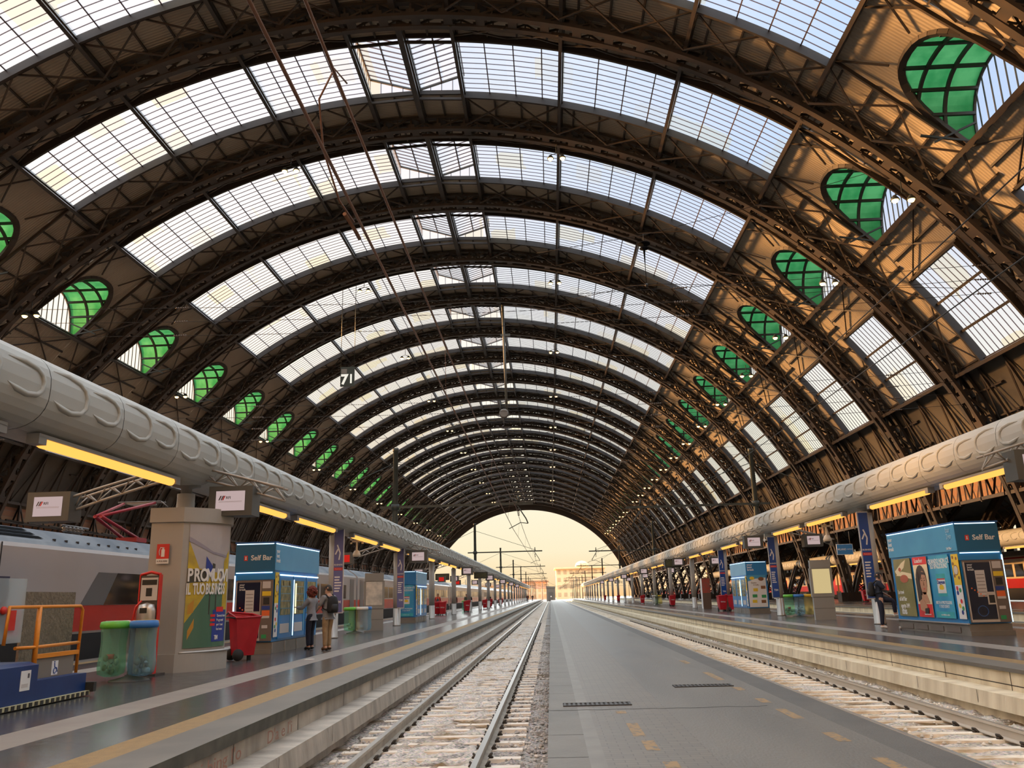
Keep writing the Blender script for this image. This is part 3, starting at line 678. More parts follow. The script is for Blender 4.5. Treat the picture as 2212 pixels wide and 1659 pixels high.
for key in ('west','east'):
    cx,cz,yc,sg=DUCTS[key]
    for q,j in enumerate((0,2,4,6,8,10,12)):
        y=yc+MOD*j-.15; where='beside the train' if key=='west' else 'facing the train'
        xl,xr=(-3.0,2.3) if key=='west' else (-2.4,3.0)
        kk='armw' if key=='west' else 'arme'
        lb='tubular lattice arm carrying monitors %s, %s along the duct'%(where,ordn(q))
        if kk not in mp: mp[kk]=arm(cx,y,cz-.35,xl,xr); o=mp[kk]; o['label']=lb
        else: o=dup(mp[kk],(cx,y,0),label=lb)
        o['group']='lattice arms carrying monitors'
        zz=cz-.99
        xa,xb=(cx-2.87,cx+1.18) if key=='west' else (cx-1.15,cx+1.9)
        if j==0 and key=='east': xa=cx-1.35
        put_mon('rfi',.96,.64,(xa,y-.3,zz),'grey monitor, far side of the duct %s, %s along'%(where,ordn(q)) if key=='west' else 'grey monitor, track side of the duct %s, %s along'%(where,ordn(q)))
        put_mon('rfi',.96,.64,(xb,y-.3,zz),'grey monitor, track side of the duct %s, %s along'%(where,ordn(q)) if key=='west' else 'grey monitor, far side of the duct %s, %s along'%(where,ordn(q)))
put_mon('led',1.35,.62,(-6.85,84.3,4.0),'dark LED departure board on the track side of the train platform'); put_mon('led',1.35,.62,(-10.7,84.3,3.95),'dark LED departure board on the far side of the train platform')
put_mon('led',1.35,.7,(10.2,71.0,4.2),'dark LED departure board hung by the duct over the pale edge wall')
put_mon('red',.75,.55,(-10.6,43.7,4.0),'red lit display board behind the second column of the train platform'); put_mon('red',.75,.55,(-10.6,83.0,3.7),'red lit display board behind the fifth column of the train platform'); put_mon('red',.75,.55,(-10.6,97.2,3.6),'red lit display board farther down the train platform')
# hangers for led and red boards
# CCTV domes
m_cam=mat('camera_white',(.62,.58,.5),.4); m_smoke=mat('camera_dome',(.03,.03,.03),.15)
for (x,y,z,l) in ((-8.05,35.2,3.62,'white dome camera hanging under the duct beside the train'),(11.75,36.3,3.75,'white dome camera hanging under the duct over the pale edge wall platform')):
    t=thing('hanging_dome_camera',l,'camera',(x,y,z))
    b=MB(); b.lathe([(.02,.0),(.16,.02),(.17,.12),(.10,.26),(.04,.30),(.035,.75),(.0001,.76)],(0,0,0),16); b.box(-.28,-.2,-.03,.03,.55,.95); b.box(.2,.28,-.03,.03,.55,.95); b.box(-.28,.28,-.03,.03,.62,.7); b.build('housing',m_cam,t)
    b=MB(); b.ball((0,0,.02),.13,12,0,1,1,.8); b.build('dome',m_smoke,t)
t=thing('hanging_bullet_camera','small white bullet camera on the lattice arm over the pale edge wall','camera',(11.1,44.2,4.35)); b=MB(); b.tube([(0,0,0),(0,-.35,-.1)],.07,10); b.bar((0,-.1,0),(0,-.1,.3),.04,.04); b.build('housing',m_cam,t); b=MB(); b.tube([(0,-.35,-.1),(0,-.37,-.106)],.06,10); b.build('lens',m_smoke,t)
# advertising strips on the columns
m_blue=mat('advert_blue',(.005,.06,.30),.3); m_wht=mat('print_white',(.75,.75,.74),.5); m_lav=mat('faded_blue',(.13,.14,.32),.35); m_alu=mat('aluminium_trim',(.55,.55,.54),.35,.5)
def strip(cx,cy,side,mm,label):
    t=thing('advert_strip',label,'advert',(cx+side*.21,cy-.12,ZP))
    b=MB(); b.box(-.20,.20,-.06,.0,.88,4.0,0); b.build('panel',m_alu,t)
    b=MB(); b.box(-.17,.17,-.066,-.06,.92,3.96,0); f=b.build('print',mm,t)
    b=MB()
    b.box(-.16,.16,-.07,-.066,2.42,2.52,1)
    for z,n in ((2.15,1),(2.05,1),(1.95,1),(1.85,1),(1.75,1),(1.65,1)): b.box(-.13,random.uniform(.02,.13),-.069,-.066,z,z+.05,0)
    for p,q in (((-.05,3.35),(.06,3.05)),((.06,3.05),(.02,2.8)),((-.02,3.2),(-.12,3.0))): b.bar((p[0],-.068,p[1]),(q[0],-.068,q[1]),.05,.004,(0,1,0),0)
    b.build('print_shapes',[m_wht,m_red],f)
    text('BUSINESS',.075,(0,-.068,2.62),(1,0,0),(0,0,1),m_wht,f,align='CENTER',bold=.02); text('TIM',.13,(.02,-.068,1.28),(1,0,0),(0,0,1),m_wht,f,align='CENTER',bold=.03); text('Promozione',.05,(0,-.071,2.47),(1,0,0),(0,0,1),m_wht,f,align='CENTER')
    return t
strip(-8.05,31.5,1,m_lav,'faded blue advert strip on the column behind the two people'); strip(-8.05,44.7,1,m_lav,'faded blue advert strip on the column by the second blue kiosk')
strip(11.75,31.6,-1,m_blue,'bright blue advert strip on the column behind the man with a phone'); strip(11.75,44.8,-1,m_blue,'bright blue advert strip on the column behind the coloured waste bags'); strip(11.75,58.0,-1,m_blue,'bright blue advert strip on the column behind the farther kiosk')
# ================================================================ kiosks, totems, bins, lift
m_kb=mat('kiosk_blue',(.012,.20,.50),.35); m_klb=mat('kiosk_light_blue',(.055,.30,.52),.35,c2=(.07,.34,.56),scale=1.2); m_kteal=mat('kiosk_sign_blue',(.006,.115,.24),.4)
m_led2=emis('kiosk_led_strip',(.62,.86,1.0),2.0); m_kbase=mat('kiosk_plinth',(.16,.145,.12),.5,c2=(.2,.18,.155),scale=2); m_kframe=mat('vending_frame',(.15,.12,.10),.45); m_kglass=mat('vending_glass',(.006,.008,.028),.08); m_chrome=mat('vending_chrome',(.55,.5,.46),.3,.6)
m_paper=mat('notice_paper',(.55,.52,.50),.7); m_org=mat('sticker_orange',(.75,.14,.03),.5); m_yel=mat('poster_yellow',(.78,.55,.03),.45); m_oliv=mat('poster_olive',(.26,.23,.08),.45,c2=(.20,.18,.06),scale=2); m_teal=mat('poster_teal',(.03,.35,.36),.4,c2=(.05,.42,.5),scale=2); m_gumb=mat('poster_gradient_blue',(.02,.22,.45),.4,c2=(.06,.42,.60),scale=1.1); m_pred=mat('poster_red',(.66,.03,.03),.45); m_skin=mat('printed_skin',(.50,.25,.14),.5); m_phair=mat('printed_hair',(.045,.025,.015),.5); m_cream=mat('printed_cream',(.78,.66,.42),.5); m_brown=mat('printed_brown',(.22,.09,.03),.5); m_pgreen=mat('printed_green',(.03,.30,.10),.5); m_pblue=mat('printed_blue',(.02,.05,.25),.5)
m_lit=emis('lit_shelf_light',(1.0,.80,.45),1.6); m_shelfg=mat('stocked_window',(.10,.14,.10),.12,c2=(.35,.33,.15),scale=7); m_bottle=mat('stocked_goods',(.14,.16,.10),.3,c2=(.42,.30,.12),scale=11)
m_kdkblue=mat('kiosk_deep_blue',(.006,.09,.33),.35)
class Face:
    """draw in a vertical plane: u along the face, z up, out = outward normal"""
    def __init__(s,o,ux,out): s.o=Vector(o); s.u=Vector(ux); s.n=Vector(out)
    def p(s,u,z,d=0): q=s.o+s.u*u+s.n*d; return (q.x,q.y,q.z+z)
    def plate(s,b,u0,u1,z0,z1,d0=0,d1=.01,m=0): b.prism([s.p(u0,z0,d0),s.p(u1,z0,d0),s.p(u1,z1,d0),s.p(u0,z1,d0)],s.n*(d1-d0),m)
    def shape(s,b,pts,d=.012,m=0,th=.003): b.prism([s.p(u,z,d) for u,z in pts],s.n*th,m)
    def disc(s,b,u,z,r,d=.012,m=0,rz=None,th=.003,n=16): s.shape(b,[(u+r*cos(2*PI*i/n),z+(rz or r)*sin(2*PI*i/n)) for i in range(n)],d,m,th)
    def text(s,t,size,u,z,m,par,d=.014,**k): return text(t,size,s.p(u,z,d),s.u,(0,0,1),m,par,**k)
def gum_poster(f,par,u0,u1,z0,z1):
    w=u1-u0; h=z1-z0; b=MB(); U=lambda t:u0+w*t; Z=lambda t:z0+h*t
    f.plate(b,u0,u1,z0,z1,.0,.012,0); f.plate(b,U(.05),U(.95),z0,Z(.10),.012,.014,1); f.plate(b,U(.28),U(.74),Z(.34),Z(.70),.012,.014,1); f.plate(b,U(.30),U(.72),Z(.39),Z(.62),.014,.017,2)
    f.plate(b,U(.30),U(.72),Z(.605),Z(.625),.017,.019,3); f.disc(b,U(.51),Z(.48),w*.12,.017,4,h*.05); f.disc(b,U(.46),Z(.42),w*.08,.019,2,h*.03); f.disc(b,U(.58),Z(.42),w*.08,.019,2,h*.03)
    o=b.build('poster',[m_gumb,m_teal,m_wht,m_pred,m_yel],par)
    s=w*.155
    f.text('QUANDO NON C\'È',s,U(.5),Z(.90),m_wht,o,align='CENTER',bold=.02,squash=.8); f.text('LO SPAZZOLINO',s,U(.5),Z(.82),m_wht,o,align='CENTER',bold=.02,squash=.75)
    f.text('Daygum',w*.12,U(.51),Z(.565),m_pblue,o,align='CENTER',bold=.02,d=.02); f.text('AIUTA A PROTEGGERE',w*.10,U(.5),Z(.24),m_wht,o,align='CENTER',bold=.01,squash=.8); f.text('I TUOI DENTI',w*.10,U(.5),Z(.18),m_wht,o,align='CENTER',bold=.01,squash=.85); f.text('con xilitolo e calcio',w*.055,U(.5),Z(.05),m_wht,o,align='CENTER',d=.017)
def candy_poster(f,par,u0,u1,z0,z1):
    w=u1-u0; h=z1-z0; b=MB(); zm=z0+h*.52
    f.plate(b,u0,u1,z0,zm,0,.012,1); f.plate(b,u0,u1,zm,z1,0,.012,0)
    for k,(u,z,m) in enumerate(((.3,.44,3),(.7,.40,4),(.35,.27,2),(.65,.20,0),(.4,.10,4),(.7,.47,2),(.25,.16,3))): f.disc(b,u0+w*u,z0+h*z,w*.16,.013,m)
    for u,z in ((.2,.63),(.8,.66),(.25,.93),(.75,.95),(.8,.85)): f.disc(b,u0+w*u,z0+h*z,w*.12,.013,5)
    f.disc(b,u0+w*.5,z0+h*.75,w*.36,.013,5); f.disc(b,u0+w*.5,z0+h*.75,w*.3,.016,6)
    b.build('poster',[m_yel,m_wht,m_pred,m_pgreen,m_pblue,m_brown,m_paper],par)
def vending_front(f,par,w):
    """tall vending front on the short end; f origin at the lower corner, width w"""
    b=MB(); f.plate(b,.06,w-.02,.33,1.92,0,.03,0); f.plate(b,.10,w*.68,.42,1.86,.03,.036,1); f.plate(b,.08,w*.70,.34,.40,.03,.05,2)
    f.plate(b,w*.67,w*.69,.40,1.88,.03,.045,2); f.plate(b,.07,.10,.40,1.88,.03,.045,2)
    o=b.build('vending_front',[m_kframe,m_kglass,m_chrome],par)
    b=MB(); c=w*.72
    f.plate(b,c,w*.92,1.70,1.88,.03,.036,0); f.plate(b,c,w*.94,1.50,1.62,.03,.038,1); f.plate(b,c+.04,w*.90,1.28,1.46,.03,.045,2); f.plate(b,c,w*.92,1.14,1.24,.03,.038,3); f.plate(b,c+.01,w*.92,.98,1.12,.03,.038,4); f.plate(b,c+.01,w*.92,.92,.98,.038,.04,0); f.plate(b,c+.02,w*.88,.66,.74,.03,.036,0); f.plate(b,c+.02,w*.86,.4,.5,.03,.036,5)
    b.build('control_panel',[m_paper,m_yel,m_ledframe,m_pblue,m_org,m_pgreen],o)
    b=MB(); f.plate(b,w*.30,w*.52,.98,1.66,.036,.039,0)
    for q in range(7): f.plate(b,w*.32,w*.50,1.0+q*.09,1.015+q*.09,.039,.0395,1)
    b.build('notice_sheet',[m_paper,m_kframe],o); b=MB(); f.plate(b,w*.50,w*.68,.78,1.10,.036,.05,0); f.plate(b,w*.53,w*.66,.82,1.02,.05,.052,1); b.build('dispensing_hatch',[m_chrome,m_ledframe],o)
    f.text('your\nbest\nbreak',.075,.16,1.74,m_wht,o,d=.037,bold=.01)
    b=MB()
    for q in range(24): t=2*PI*q/24; f.disc(b,w*.36+.13*cos(t),.62+.13*sin(t),.012,.037,0,n=6)
    b.build('ring_of_dots',m_pblue if 0 else mat('dot_blue',(.05,.15,.4),.5),o)
    b=MB()
    for q in range(5):
        f.disc(b,.2+q*.07,1.2-q*.05,.02,.037,0,n=8)
    b.build('goods_glow',m_org,o)
def kiosk(label,x0,x1,y0,y1,side,front,flank,loc_s):
    t=thing('vending_kiosk',label,'kiosk',(0,0,ZP),group='blue vending kiosks')
    b=MB(); b.box(x0+.03,x1-.03,y0+.03,y1-.03,.30,2.90,0); b.box(x0-.02,x1+.02,y0-.03,y1+.03,2.90,2.945,1); b.build('cabinet',[m_kb,m_kdkblue],t)
    b=MB(); b.box(x0+.02,x1-.02,y0+.02,y1-.02,0,.29)
    b.box(x0,x1,y0-.06,y0+.02,0,.12); pl=b.build('plinth',m_kbase,t)
    f=Face((x0,y0,0),(1,0,0),(0,-1,0)); w=x1-x0
    xs=x1 if side>0 else x0; g=Face((xs,y0,0),(0,1,0),(side,0,0)); L=y1-y0
    b=MB(); 
    f.plate(b,0,w,2.13,2.885,-.03,.012,0); b2=MB()
    if front=='vending':
        f.plate(b,0,w,1.93,2.13,-.03,.006,1); s=b.build('sign_box',[m_kteal,m_kb],t)
        bb=MB(); f.plate(bb,.10,w-.10,2.22,2.80,.012,.016,0); f.plate(bb,.24,.34,2.44,2.58,.016,.02,1); f.shape(bb,[(.265,2.47),(.315,2.47),(.30,2.51),(.31,2.55),(.27,2.55),(.28,2.51)],.02,2); bb.build('sign_panel',[m_kteal,m_red,m_wht],s)
        f.text('Self Bar',.19,.43,2.51,m_wht,s,d=.02,bold=.02)
        vending_front(f,t,w)
    elif front=='gum':
        s=b.build('sign_box',[m_kb],t); gum_poster(f,t,.08,w-.12,.36,2.15)
    else:
        s=b.build('sign_box',[m_kb],t)
        bb=MB(); f.plate(bb,.05,w-.12,.36,2.15,0,.012,0); f.shape(bb,[(.05,2.15),(w-.12,2.15),(w-.12,2.0),(.5,1.95),(.05,1.8)],.012,1); f.disc(bb,w*.68,1.93,.16,.016,2,.11); f.disc(bb,w*.25,1.98,.14,.016,3,.09)
        for (u,z,m) in ((.38,1.32,3),(.75,1.45,2),(.32,.98,4),(.75,.95,4),(.3,.68,3),(.72,.66,2)): f.plate(bb,w*u-.13,w*u+.13,z-.08,z+.09,.014,.017,m)
        o=bb.build('poster',[m_wht,m_klb,m_brown,m_yel,m_pgreen],t); f.text('Gusto',.13,.22,1.72,m_brown,o,d=.018); f.text('& Caffè',.1,.35,1.6,m_brown,o,d=.018)
        f.text('your\nbest\nbreak',.17,.07,2.60,m_wht,s,d=.015,bold=.015)
    # light strips
    b=MB(); f.plate(b,.02,w-.05,2.875,2.90,.0,.02); g.plate(b,.03,L-.05,2.875,2.90,.0,.02)
    if front=='vending': f.plate(b,.04,w-.06,2.105,2.13,.012,.03); q=w if side<0 else 0; f.plate(b,(q-.03 if q else .0),(q if q else .03),.33,2.05,.0,.03)
    b.build('led_strip',m_led2,t)
    # long side
    b=MB(); g.plate(b,0,L,2.18,2.875,-.03,.006,0); s=b.build('side_fascia',m_klb,t)
    if flank=='bays':
        u=.42; n=3; bw=(L-.5)/3
        for k in range(n):
            v=MB(); a=u+k*bw; g.plate(v,a,a+bw-.08,.36,2.05,-.03,.01,0); g.plate(v,a+.12,a+bw-.28,.98,1.92,.01,.018,1); g.plate(v,a+.15,a+bw-.34,.5,.75,.01,.02,2); g.plate(v,a+bw-.24,a+bw-.14,.5,1.95,.01,.02,3)
            for z in (1.15,1.35,1.55,1.75): g.plate(v,a+.14,a+bw-.3,z,z+.012,.018,.022,3)
            for q in range(12): 
                uu=a+.16+random.random()*(bw-.5); zz=random.choice((1.0,1.17,1.37,1.57,1.77)); g.plate(v,uu,uu+.06,zz,zz+.13,.018,.021,4)
            o=v.build('vending_bay',[m_kb,m_shelfg,m_paper,m_klb,m_bottle],t)
            v=MB(); g.plate(v,a+.02,a+bw-.12,2.04,2.075,.005,.05,0); v.build('bay_light',m_led2,o)
            if k==1: v=MB(); g.plate(v,a-.0,a+.025,.4,1.95,.01,.03,0); v.build('bay_light',m_led2,o); v=MB(); g.plate(v,a+.16,a+.26,1.0,1.85,.018,.026,0); v.build('shelf_lamp',m_lit,o)
        candy_poster(g,t,.05,.36,.42,2.12)
        v=MB(); 
        for k in range(4): g.plate(v,.05+k*L/4,.05+k*L/4+.02,.02,.28,-.02,.0,0)
        v.build('plinth_trim',m_chrome,pl)
        g.text('your\nbest\nbreak',.15,.07 if side>0 else .07+.42,2.56,m_wht,s,d=.01,bold=.02) if side>0 else None
    else:
        candy_poster(g,t,.04,.42,.42,2.1); gum_poster_face=Face((xs,y1,0),(0,-1,0),(side,0,0)); G=gum_poster_face  # reads left to right for the viewer
        gum_poster(G,t,L-1.80,L-.62,.42,2.12)
        b=MB(); a,c=L-2.9,L-1.96; G.plate(b,a,c,.42,2.12,0,.012,0); G.plate(b,a,c,1.9,2.12,.012,.014,1); G.plate(b,a,c,.42,.78,.012,.014,1); m_=(a+c)/2
        G.disc(b,m_-.02,1.45,.36,.013,2,.44); G.disc(b,m_+.10,1.38,.22,.018,3,.34); G.shape(b,[(m_-.02,1.12),(m_+.2,1.12),(m_+.36,.8),(m_-.2,.8)],.018,3); G.shape(b,[(m_-.38,1.5),(m_-.2,1.7),(m_-.12,1.2),(m_-.14,.85),(m_-.36,.85)],.021,2); G.shape(b,[(m_-.12,1.72),(m_+.2,1.68),(m_+.30,1.6),(m_+.05,1.62),(m_-.08,1.45)],.023,2)
        for du in (.03,.2): G.disc(b,m_+du,1.45,.035,.023,2,.014); G.shape(b,[(m_+du-.05,1.50),(m_+du+.05,1.51),(m_+du+.04,1.525),(m_+du-.04,1.515)],.023,2)
        G.shape(b,[(m_+.06,1.22),(m_+.19,1.23),(m_+.13,1.185)],.023,1); G.shape(b,[(m_+.12,1.44),(m_+.16,1.31),(m_+.09,1.30)],.0225,4)
        G.shape(b,[(m_-.3,.62),(m_+.05,.55),(m_+.18,.72),(m_-.05,.95),(m_-.3,.86)],.023,3); G.shape(b,[(m_-.02,.5),(m_+.22,.52),(m_+.26,.68),(m_+.0,.66)],.026,5)
        o=b.build('poster',[m_cream,m_pred,m_phair,m_skin,m_brown,m_ledframe],t); G.text('Loacker',.17,m_-.05,2.01,m_wht,o,align='CENTER',bold=.01,d=.016); G.text('bontà che si vede',.06,m_+.15,.5,m_wht,o,align='CENTER',d=.03)
        b=MB(); a,c=L-4.18,L-3.02; c=L-3.08; a=.28; G.plate(b,a,c,.42,2.12,0,.012,0); w_=c-a
        G.shape(b,[(a,2.12),(c,2.12),(c,1.5),(a+.3,1.35),(a,1.6)],.012,1); G.shape(b,[(a+.05,1.75),(a+.5*w_,2.0),(a+.75*w_,2.08),(a+.6*w_,1.85),(a+.2,1.62)],.015,2); G.shape(b,[(a+.1,1.62),(a+.45*w_,1.74),(c,1.66),(c,1.5),(a+.4*w_,1.6)],.017,2); G.disc(b,a+.55*w_,1.52,.30,.018,3,.12); G.disc(b,a+.35*w_,1.8,.1,.018,3,.06); G.plate(b,a,c,.42,.5,.012,.013,1)
        o=b.build('poster',[m_oliv,m_oliv,m_cream,mat('printed_ham',(.45,.12,.06),.5)],t)
        for i,s_ in enumerate(('Lo trovi','al Self Bar','aperto 24H')): G.text(s_,.17,a+.08+.05*i,1.12-.2*i,m_wht,o,bold=.015,d=.016,squash=.8)
        G.text('ibis',.28,a+.2,.56,m_wht,o,bold=.02,d=.016)
        G.text('your\nbest\nbreak',.17,.06,2.58,m_wht,s,d=.01,bold=.02); G.text('Self Bar',.1,L-.6,2.26,m_wht,s,d=.01); G.text('bar\n2go',.2,L-.52,2.66,mat('pale_print',(.3,.5,.65),.5),s,d=.01,bold=.02)
        v=MB(); g.plate(v,-.02,L+.02,.285,.315,-.02,.04,0); v.build('plinth_trim',m_chrome,pl)
        v=MB()
        for k in range(4): G.plate(v,.3+k*1.0,1.1+k*1.0,.06,.2,-.015,.0,0)
        v.build('plinth_grille',m_kframe,pl); v=MB(); v.tube([g.p(L-.2,.05,.02),g.p(L-.2,.05,.06)],.05,10); v.build('roller',m_chrome,pl)
    return t
kiosk('blue vending kiosk with two people standing at its windows',-8.57,-7.47,22.9,27.3,1,'vending','bays',0)
kiosk('blue vending kiosk covered in posters with a man leaning behind it',10.85,11.98,23.1,27.7,-1,'vending','posters',0)
kiosk('blue vending kiosk with a chewing gum poster beside the grey train platform columns',-8.97,-7.87,49.9,54.3,1,'gum','bays',0)
kiosk('blue vending kiosk with a white coffee poster beside the waste bags',11.35,12.55,50.1,54.4,-1,'coffee','bays',0)
# ---- curved advertising totem
m_tot=mat('totem_grey',(.36,.35,.32),.5,c2=(.40,.385,.355),scale=1.2); m_totin=mat('totem_side',(.34,.31,.27),.5)
t=thing('advert_totem','grey column totem with a curved yellow and green business poster','totem',(-7.72,17.9,ZP))
cx0,cy0=-8.22,17.9
def ell(rx,ry,z): pass
def tfront(tt,z,o=0): # curved face towards the track, tt 0 (near) .. 1 (far)
    b_=.13*sin(PI*tt)+o; return (-7.60+.62*tt+.84*b_,17.27+1.0*tt-.52*b_,z)
TP=[tfront(i/12,0)[:2] for i in range(13)]
loc=Vector((7.72,-17.9,0))
ring=[(-8.28,17.25)]+TP+[(-7.15,18.7),(-8.28,18.7)]
def tlayer(b,z0,z1,grow,m=0):
    c=Vector((-7.8,18.1)); pts=[]
    for p in ring:
        d=Vector(p)-c; q=c+d*(1+grow/d.length); pts.append((q.x+7.72,q.y-17.9,z0))
    b.prism(pts,(0,0,z1-z0),m)
b=MB(); tlayer(b,.36,3.0,0,0); tlayer(b,0,.36,.06,0); b.build('body',[m_tot],t)
b=MB(); tlayer(b,3.0,3.3,.05,0); b.build('cap',m_tot,t)
b=MB(); c=[(p[0]+7.72+.0,p[1]-17.9,.38) for p in ring[1:14]]; b.tube([(q[0]+.07,q[1],q[2]) for q in c],.022,6); b.build('kick_rail',m_alu,t)
def tpq(b,t0,t1,z0,z1,o,m,n=8):
    for i in range(n):
        a,c=t0+(t1-t0)*i/n,t0+(t1-t0)*(i+1)/n; P=[tfront(a,z0,o),tfront(c,z0,o),tfront(c,z1,o),tfront(a,z1,o)]
        b.quad(*[(p[0]+7.72,p[1]-17.9,p[2]) for p in P],m)
def tpoly(b,pts,o,m):
    # subdivide a polygon given as (t, zleft list) strips between two borders
    for (t0,a0,b0),(t1,a1,b1) in zip(pts,pts[1:]):
        n=4
        for i in range(n):
            f0,f1=i/n,(i+1)/n; T0,T1=t0+(t1-t0)*f0,t0+(t1-t0)*f1
            A0,A1=a0+(a1-a0)*f0,a0+(a1-a0)*f1; B0,B1=b0+(b1-b0)*f0,b0+(b1-b0)*f1
            P=[tfront(T0,A0,o),tfront(T1,A1,o),tfront(T1,B1,o),tfront(T0,B0,o)]; b.quad(*[(p[0]+7.72,p[1]-17.9,p[2]) for p in P],m)
b=MB(); tpq(b,.10,.96,.46,2.96,.012,0)
tpoly(b,[(.10,.95,2.62),(.3,1.28,2.05),(.5,1.65,2.0),(.75,1.75,1.95)],.016,1)      # yellow tractor flank
tpoly(b,[(.10,.46,.95),(.3,.46,1.28),(.55,.46,1.7),(.96,.46,1.75)],.018,2)           # green floor
tpoly(b,[(.84,1.2,2.2),(.96,1.2,2.45)],.019,1)
tpoly(b,[(.10,1.75,2.05),(.45,1.78,2.0)],.020,4); tpoly(b,[(.42,1.95,2.3),(.56,1.9,2.1)],.021,3); tpoly(b,[(.1,2.6,2.7),(.55,2.35,2.4),(.9,2.28,2.33)],.020,6)
tpoly(b,[(.55,1.55,1.9),(.66,1.55,1.88)],.021,1); tpoly(b,[(.52,1.12,1.55),(.545,1.1,1.55)],.021,4); tpoly(b,[(.66,1.2,1.55),(.685,1.18,1.55)],.021,4); tpoly(b,[(.56,2.0,2.16),(.62,1.98,2.14)],.0215,4)
tpoly(b,[(.16,.62,.8),(.26,.86,1.04)],.019,7); tpoly(b,[(.14,1.12,1.3),(.24,1.16,1.42)],.019,7)
tpq(b,.62,.94,.56,1.2,.022,3); tpq(b,.70,.88,1.16,1.26,.024,5)
for z in (1.06,.97,.88): tpq(b,.57,.68,z,z+.05,.025,5)
b.build('poster',[mat('poster_pale_sky',(.40,.39,.42),.3,c2=(.46,.44,.45),scale=2),mat('poster_tractor_yellow',(.58,.42,.03),.3,c2=(.40,.30,.05),scale=5),mat('poster_floor_green',(.075,.17,.115),.3),mat('poster_panel_blue',(.03,.06,.30),.3),mat('poster_dark',(.05,.05,.04),.4),m_pred,mat('poster_lilac',(.3,.28,.34),.4),mat('poster_orange_print',(.5,.25,.03),.4)],t)
def ttext(s,size,tt,z,m,dt,bold=.03,sq=.6):
    LW={'I':.42,'M':1.25,' ':.45,'O':1.12,'T':.92,'L':.85,'E':.9,'S':.92,'V':1.0}; acc=0
    for i,ch in enumerate(s):
        q=tt+dt*acc; acc+=LW.get(ch,1.0)
        if ch==' ': continue
        p=tfront(q,z,.028); n=tfront(q+.03,z,.028); x=Vector(n)-Vector(p)
        text(ch,size,(p[0]+7.72,p[1]-17.9,p[2]),x,(0,0,1),m,t,'poster_letter',bold=bold,squash=sq)
ttext('PROMUOVI',.36,.10,1.90,m_wht,.108,.03,.62); ttext('IL TUO BUSINESS',.31,.09,1.62,m_wht,.066,.03,.42)
ttext('TIM',.12,.68,.64,m_wht,.03)
for i,s_ in enumerate(('Connessione','Programmi','per i tuoi','business')): ttext(s_,.075,.72,1.08-.09*i,m_wht,.02,.01,.5)
# ---- fire point post beside the totem
t=thing('fire_point_post','post with a steel extinguisher box under a red and white fire sign','fire point',(-7.98,16.75,ZP))
b=MB(); b.box(-.30,.30,-.12,.30,0,.035); b.box(-.20,.20,.0,.09,.03,1.9); b.build('backboard',mat('dark_board',(.06,.055,.05),.5),t)
b=MB(); b.box(-.21,-.19,-.02,.1,.03,1.92); b.box(.19,.21,-.02,.1,.03,1.92); b.tube([(-.2,.03,1.92),(0,.03,1.97),(.2,.03,1.92)],.03,8); b.build('red_edging',m_red,t)
b=MB(); b.box(-.17,.17,-.012,0,1.42,1.86,0); b.box(-.15,.15,-.016,-.012,1.72,1.82,1); b.box(-.06,.06,-.016,-.012,1.5,1.66,1); b.build('notice',[m_paper,m_ledframe],t)
b=MB()
for i in range(7): pass
b.lathe([(.001,.95),(.17,.95),(.185,1.0),(.185,1.22),(.15,1.34),(.001,1.38)],(0,-.06,0),16,0,'z',1,.75); b.box(-.16,.16,-.12,0,.62,.82,0); b.box(-.07,.07,-.205,-.19,1.18,1.28,1); b.build('steel_dispenser',[mat('dispenser_steel',(.50,.47,.43),.3,.7),m_ledframe],t)
b=MB(); b.tube([(-.19,-.05,.9),(-.24,-.1,1.05),(-.2,-.1,1.3),(-.1,-.08,1.42)],.02,6); b.build('hose',m_red,t)
t=thing('fire_sign','red fire extinguisher sign fixed to the grey totem','sign',(-7.98,17.21,ZP+2.35))
b=MB(); b.box(-.13,.13,0,.012,-.1,.2,0); b.box(-.13,.13,0,.012,-.2,-.1,1); b.build('plate',[m_red,m_wht],t)
b=MB(); b.box(-.03,.04,-.004,0,-.06,.09); b.box(-.015,.025,-.004,0,.09,.13); b.tube([(.03,-.002,.12),(-.05,-.002,.13),(-.075,-.002,.05),(-.06,-.002,-.03)],.009,5); b.build('pictogram',m_wht,t); text('A POLVERE',.045,(0,-.003,-.15),(1,0,0),(0,0,1),m_ink,t,align='CENTER')
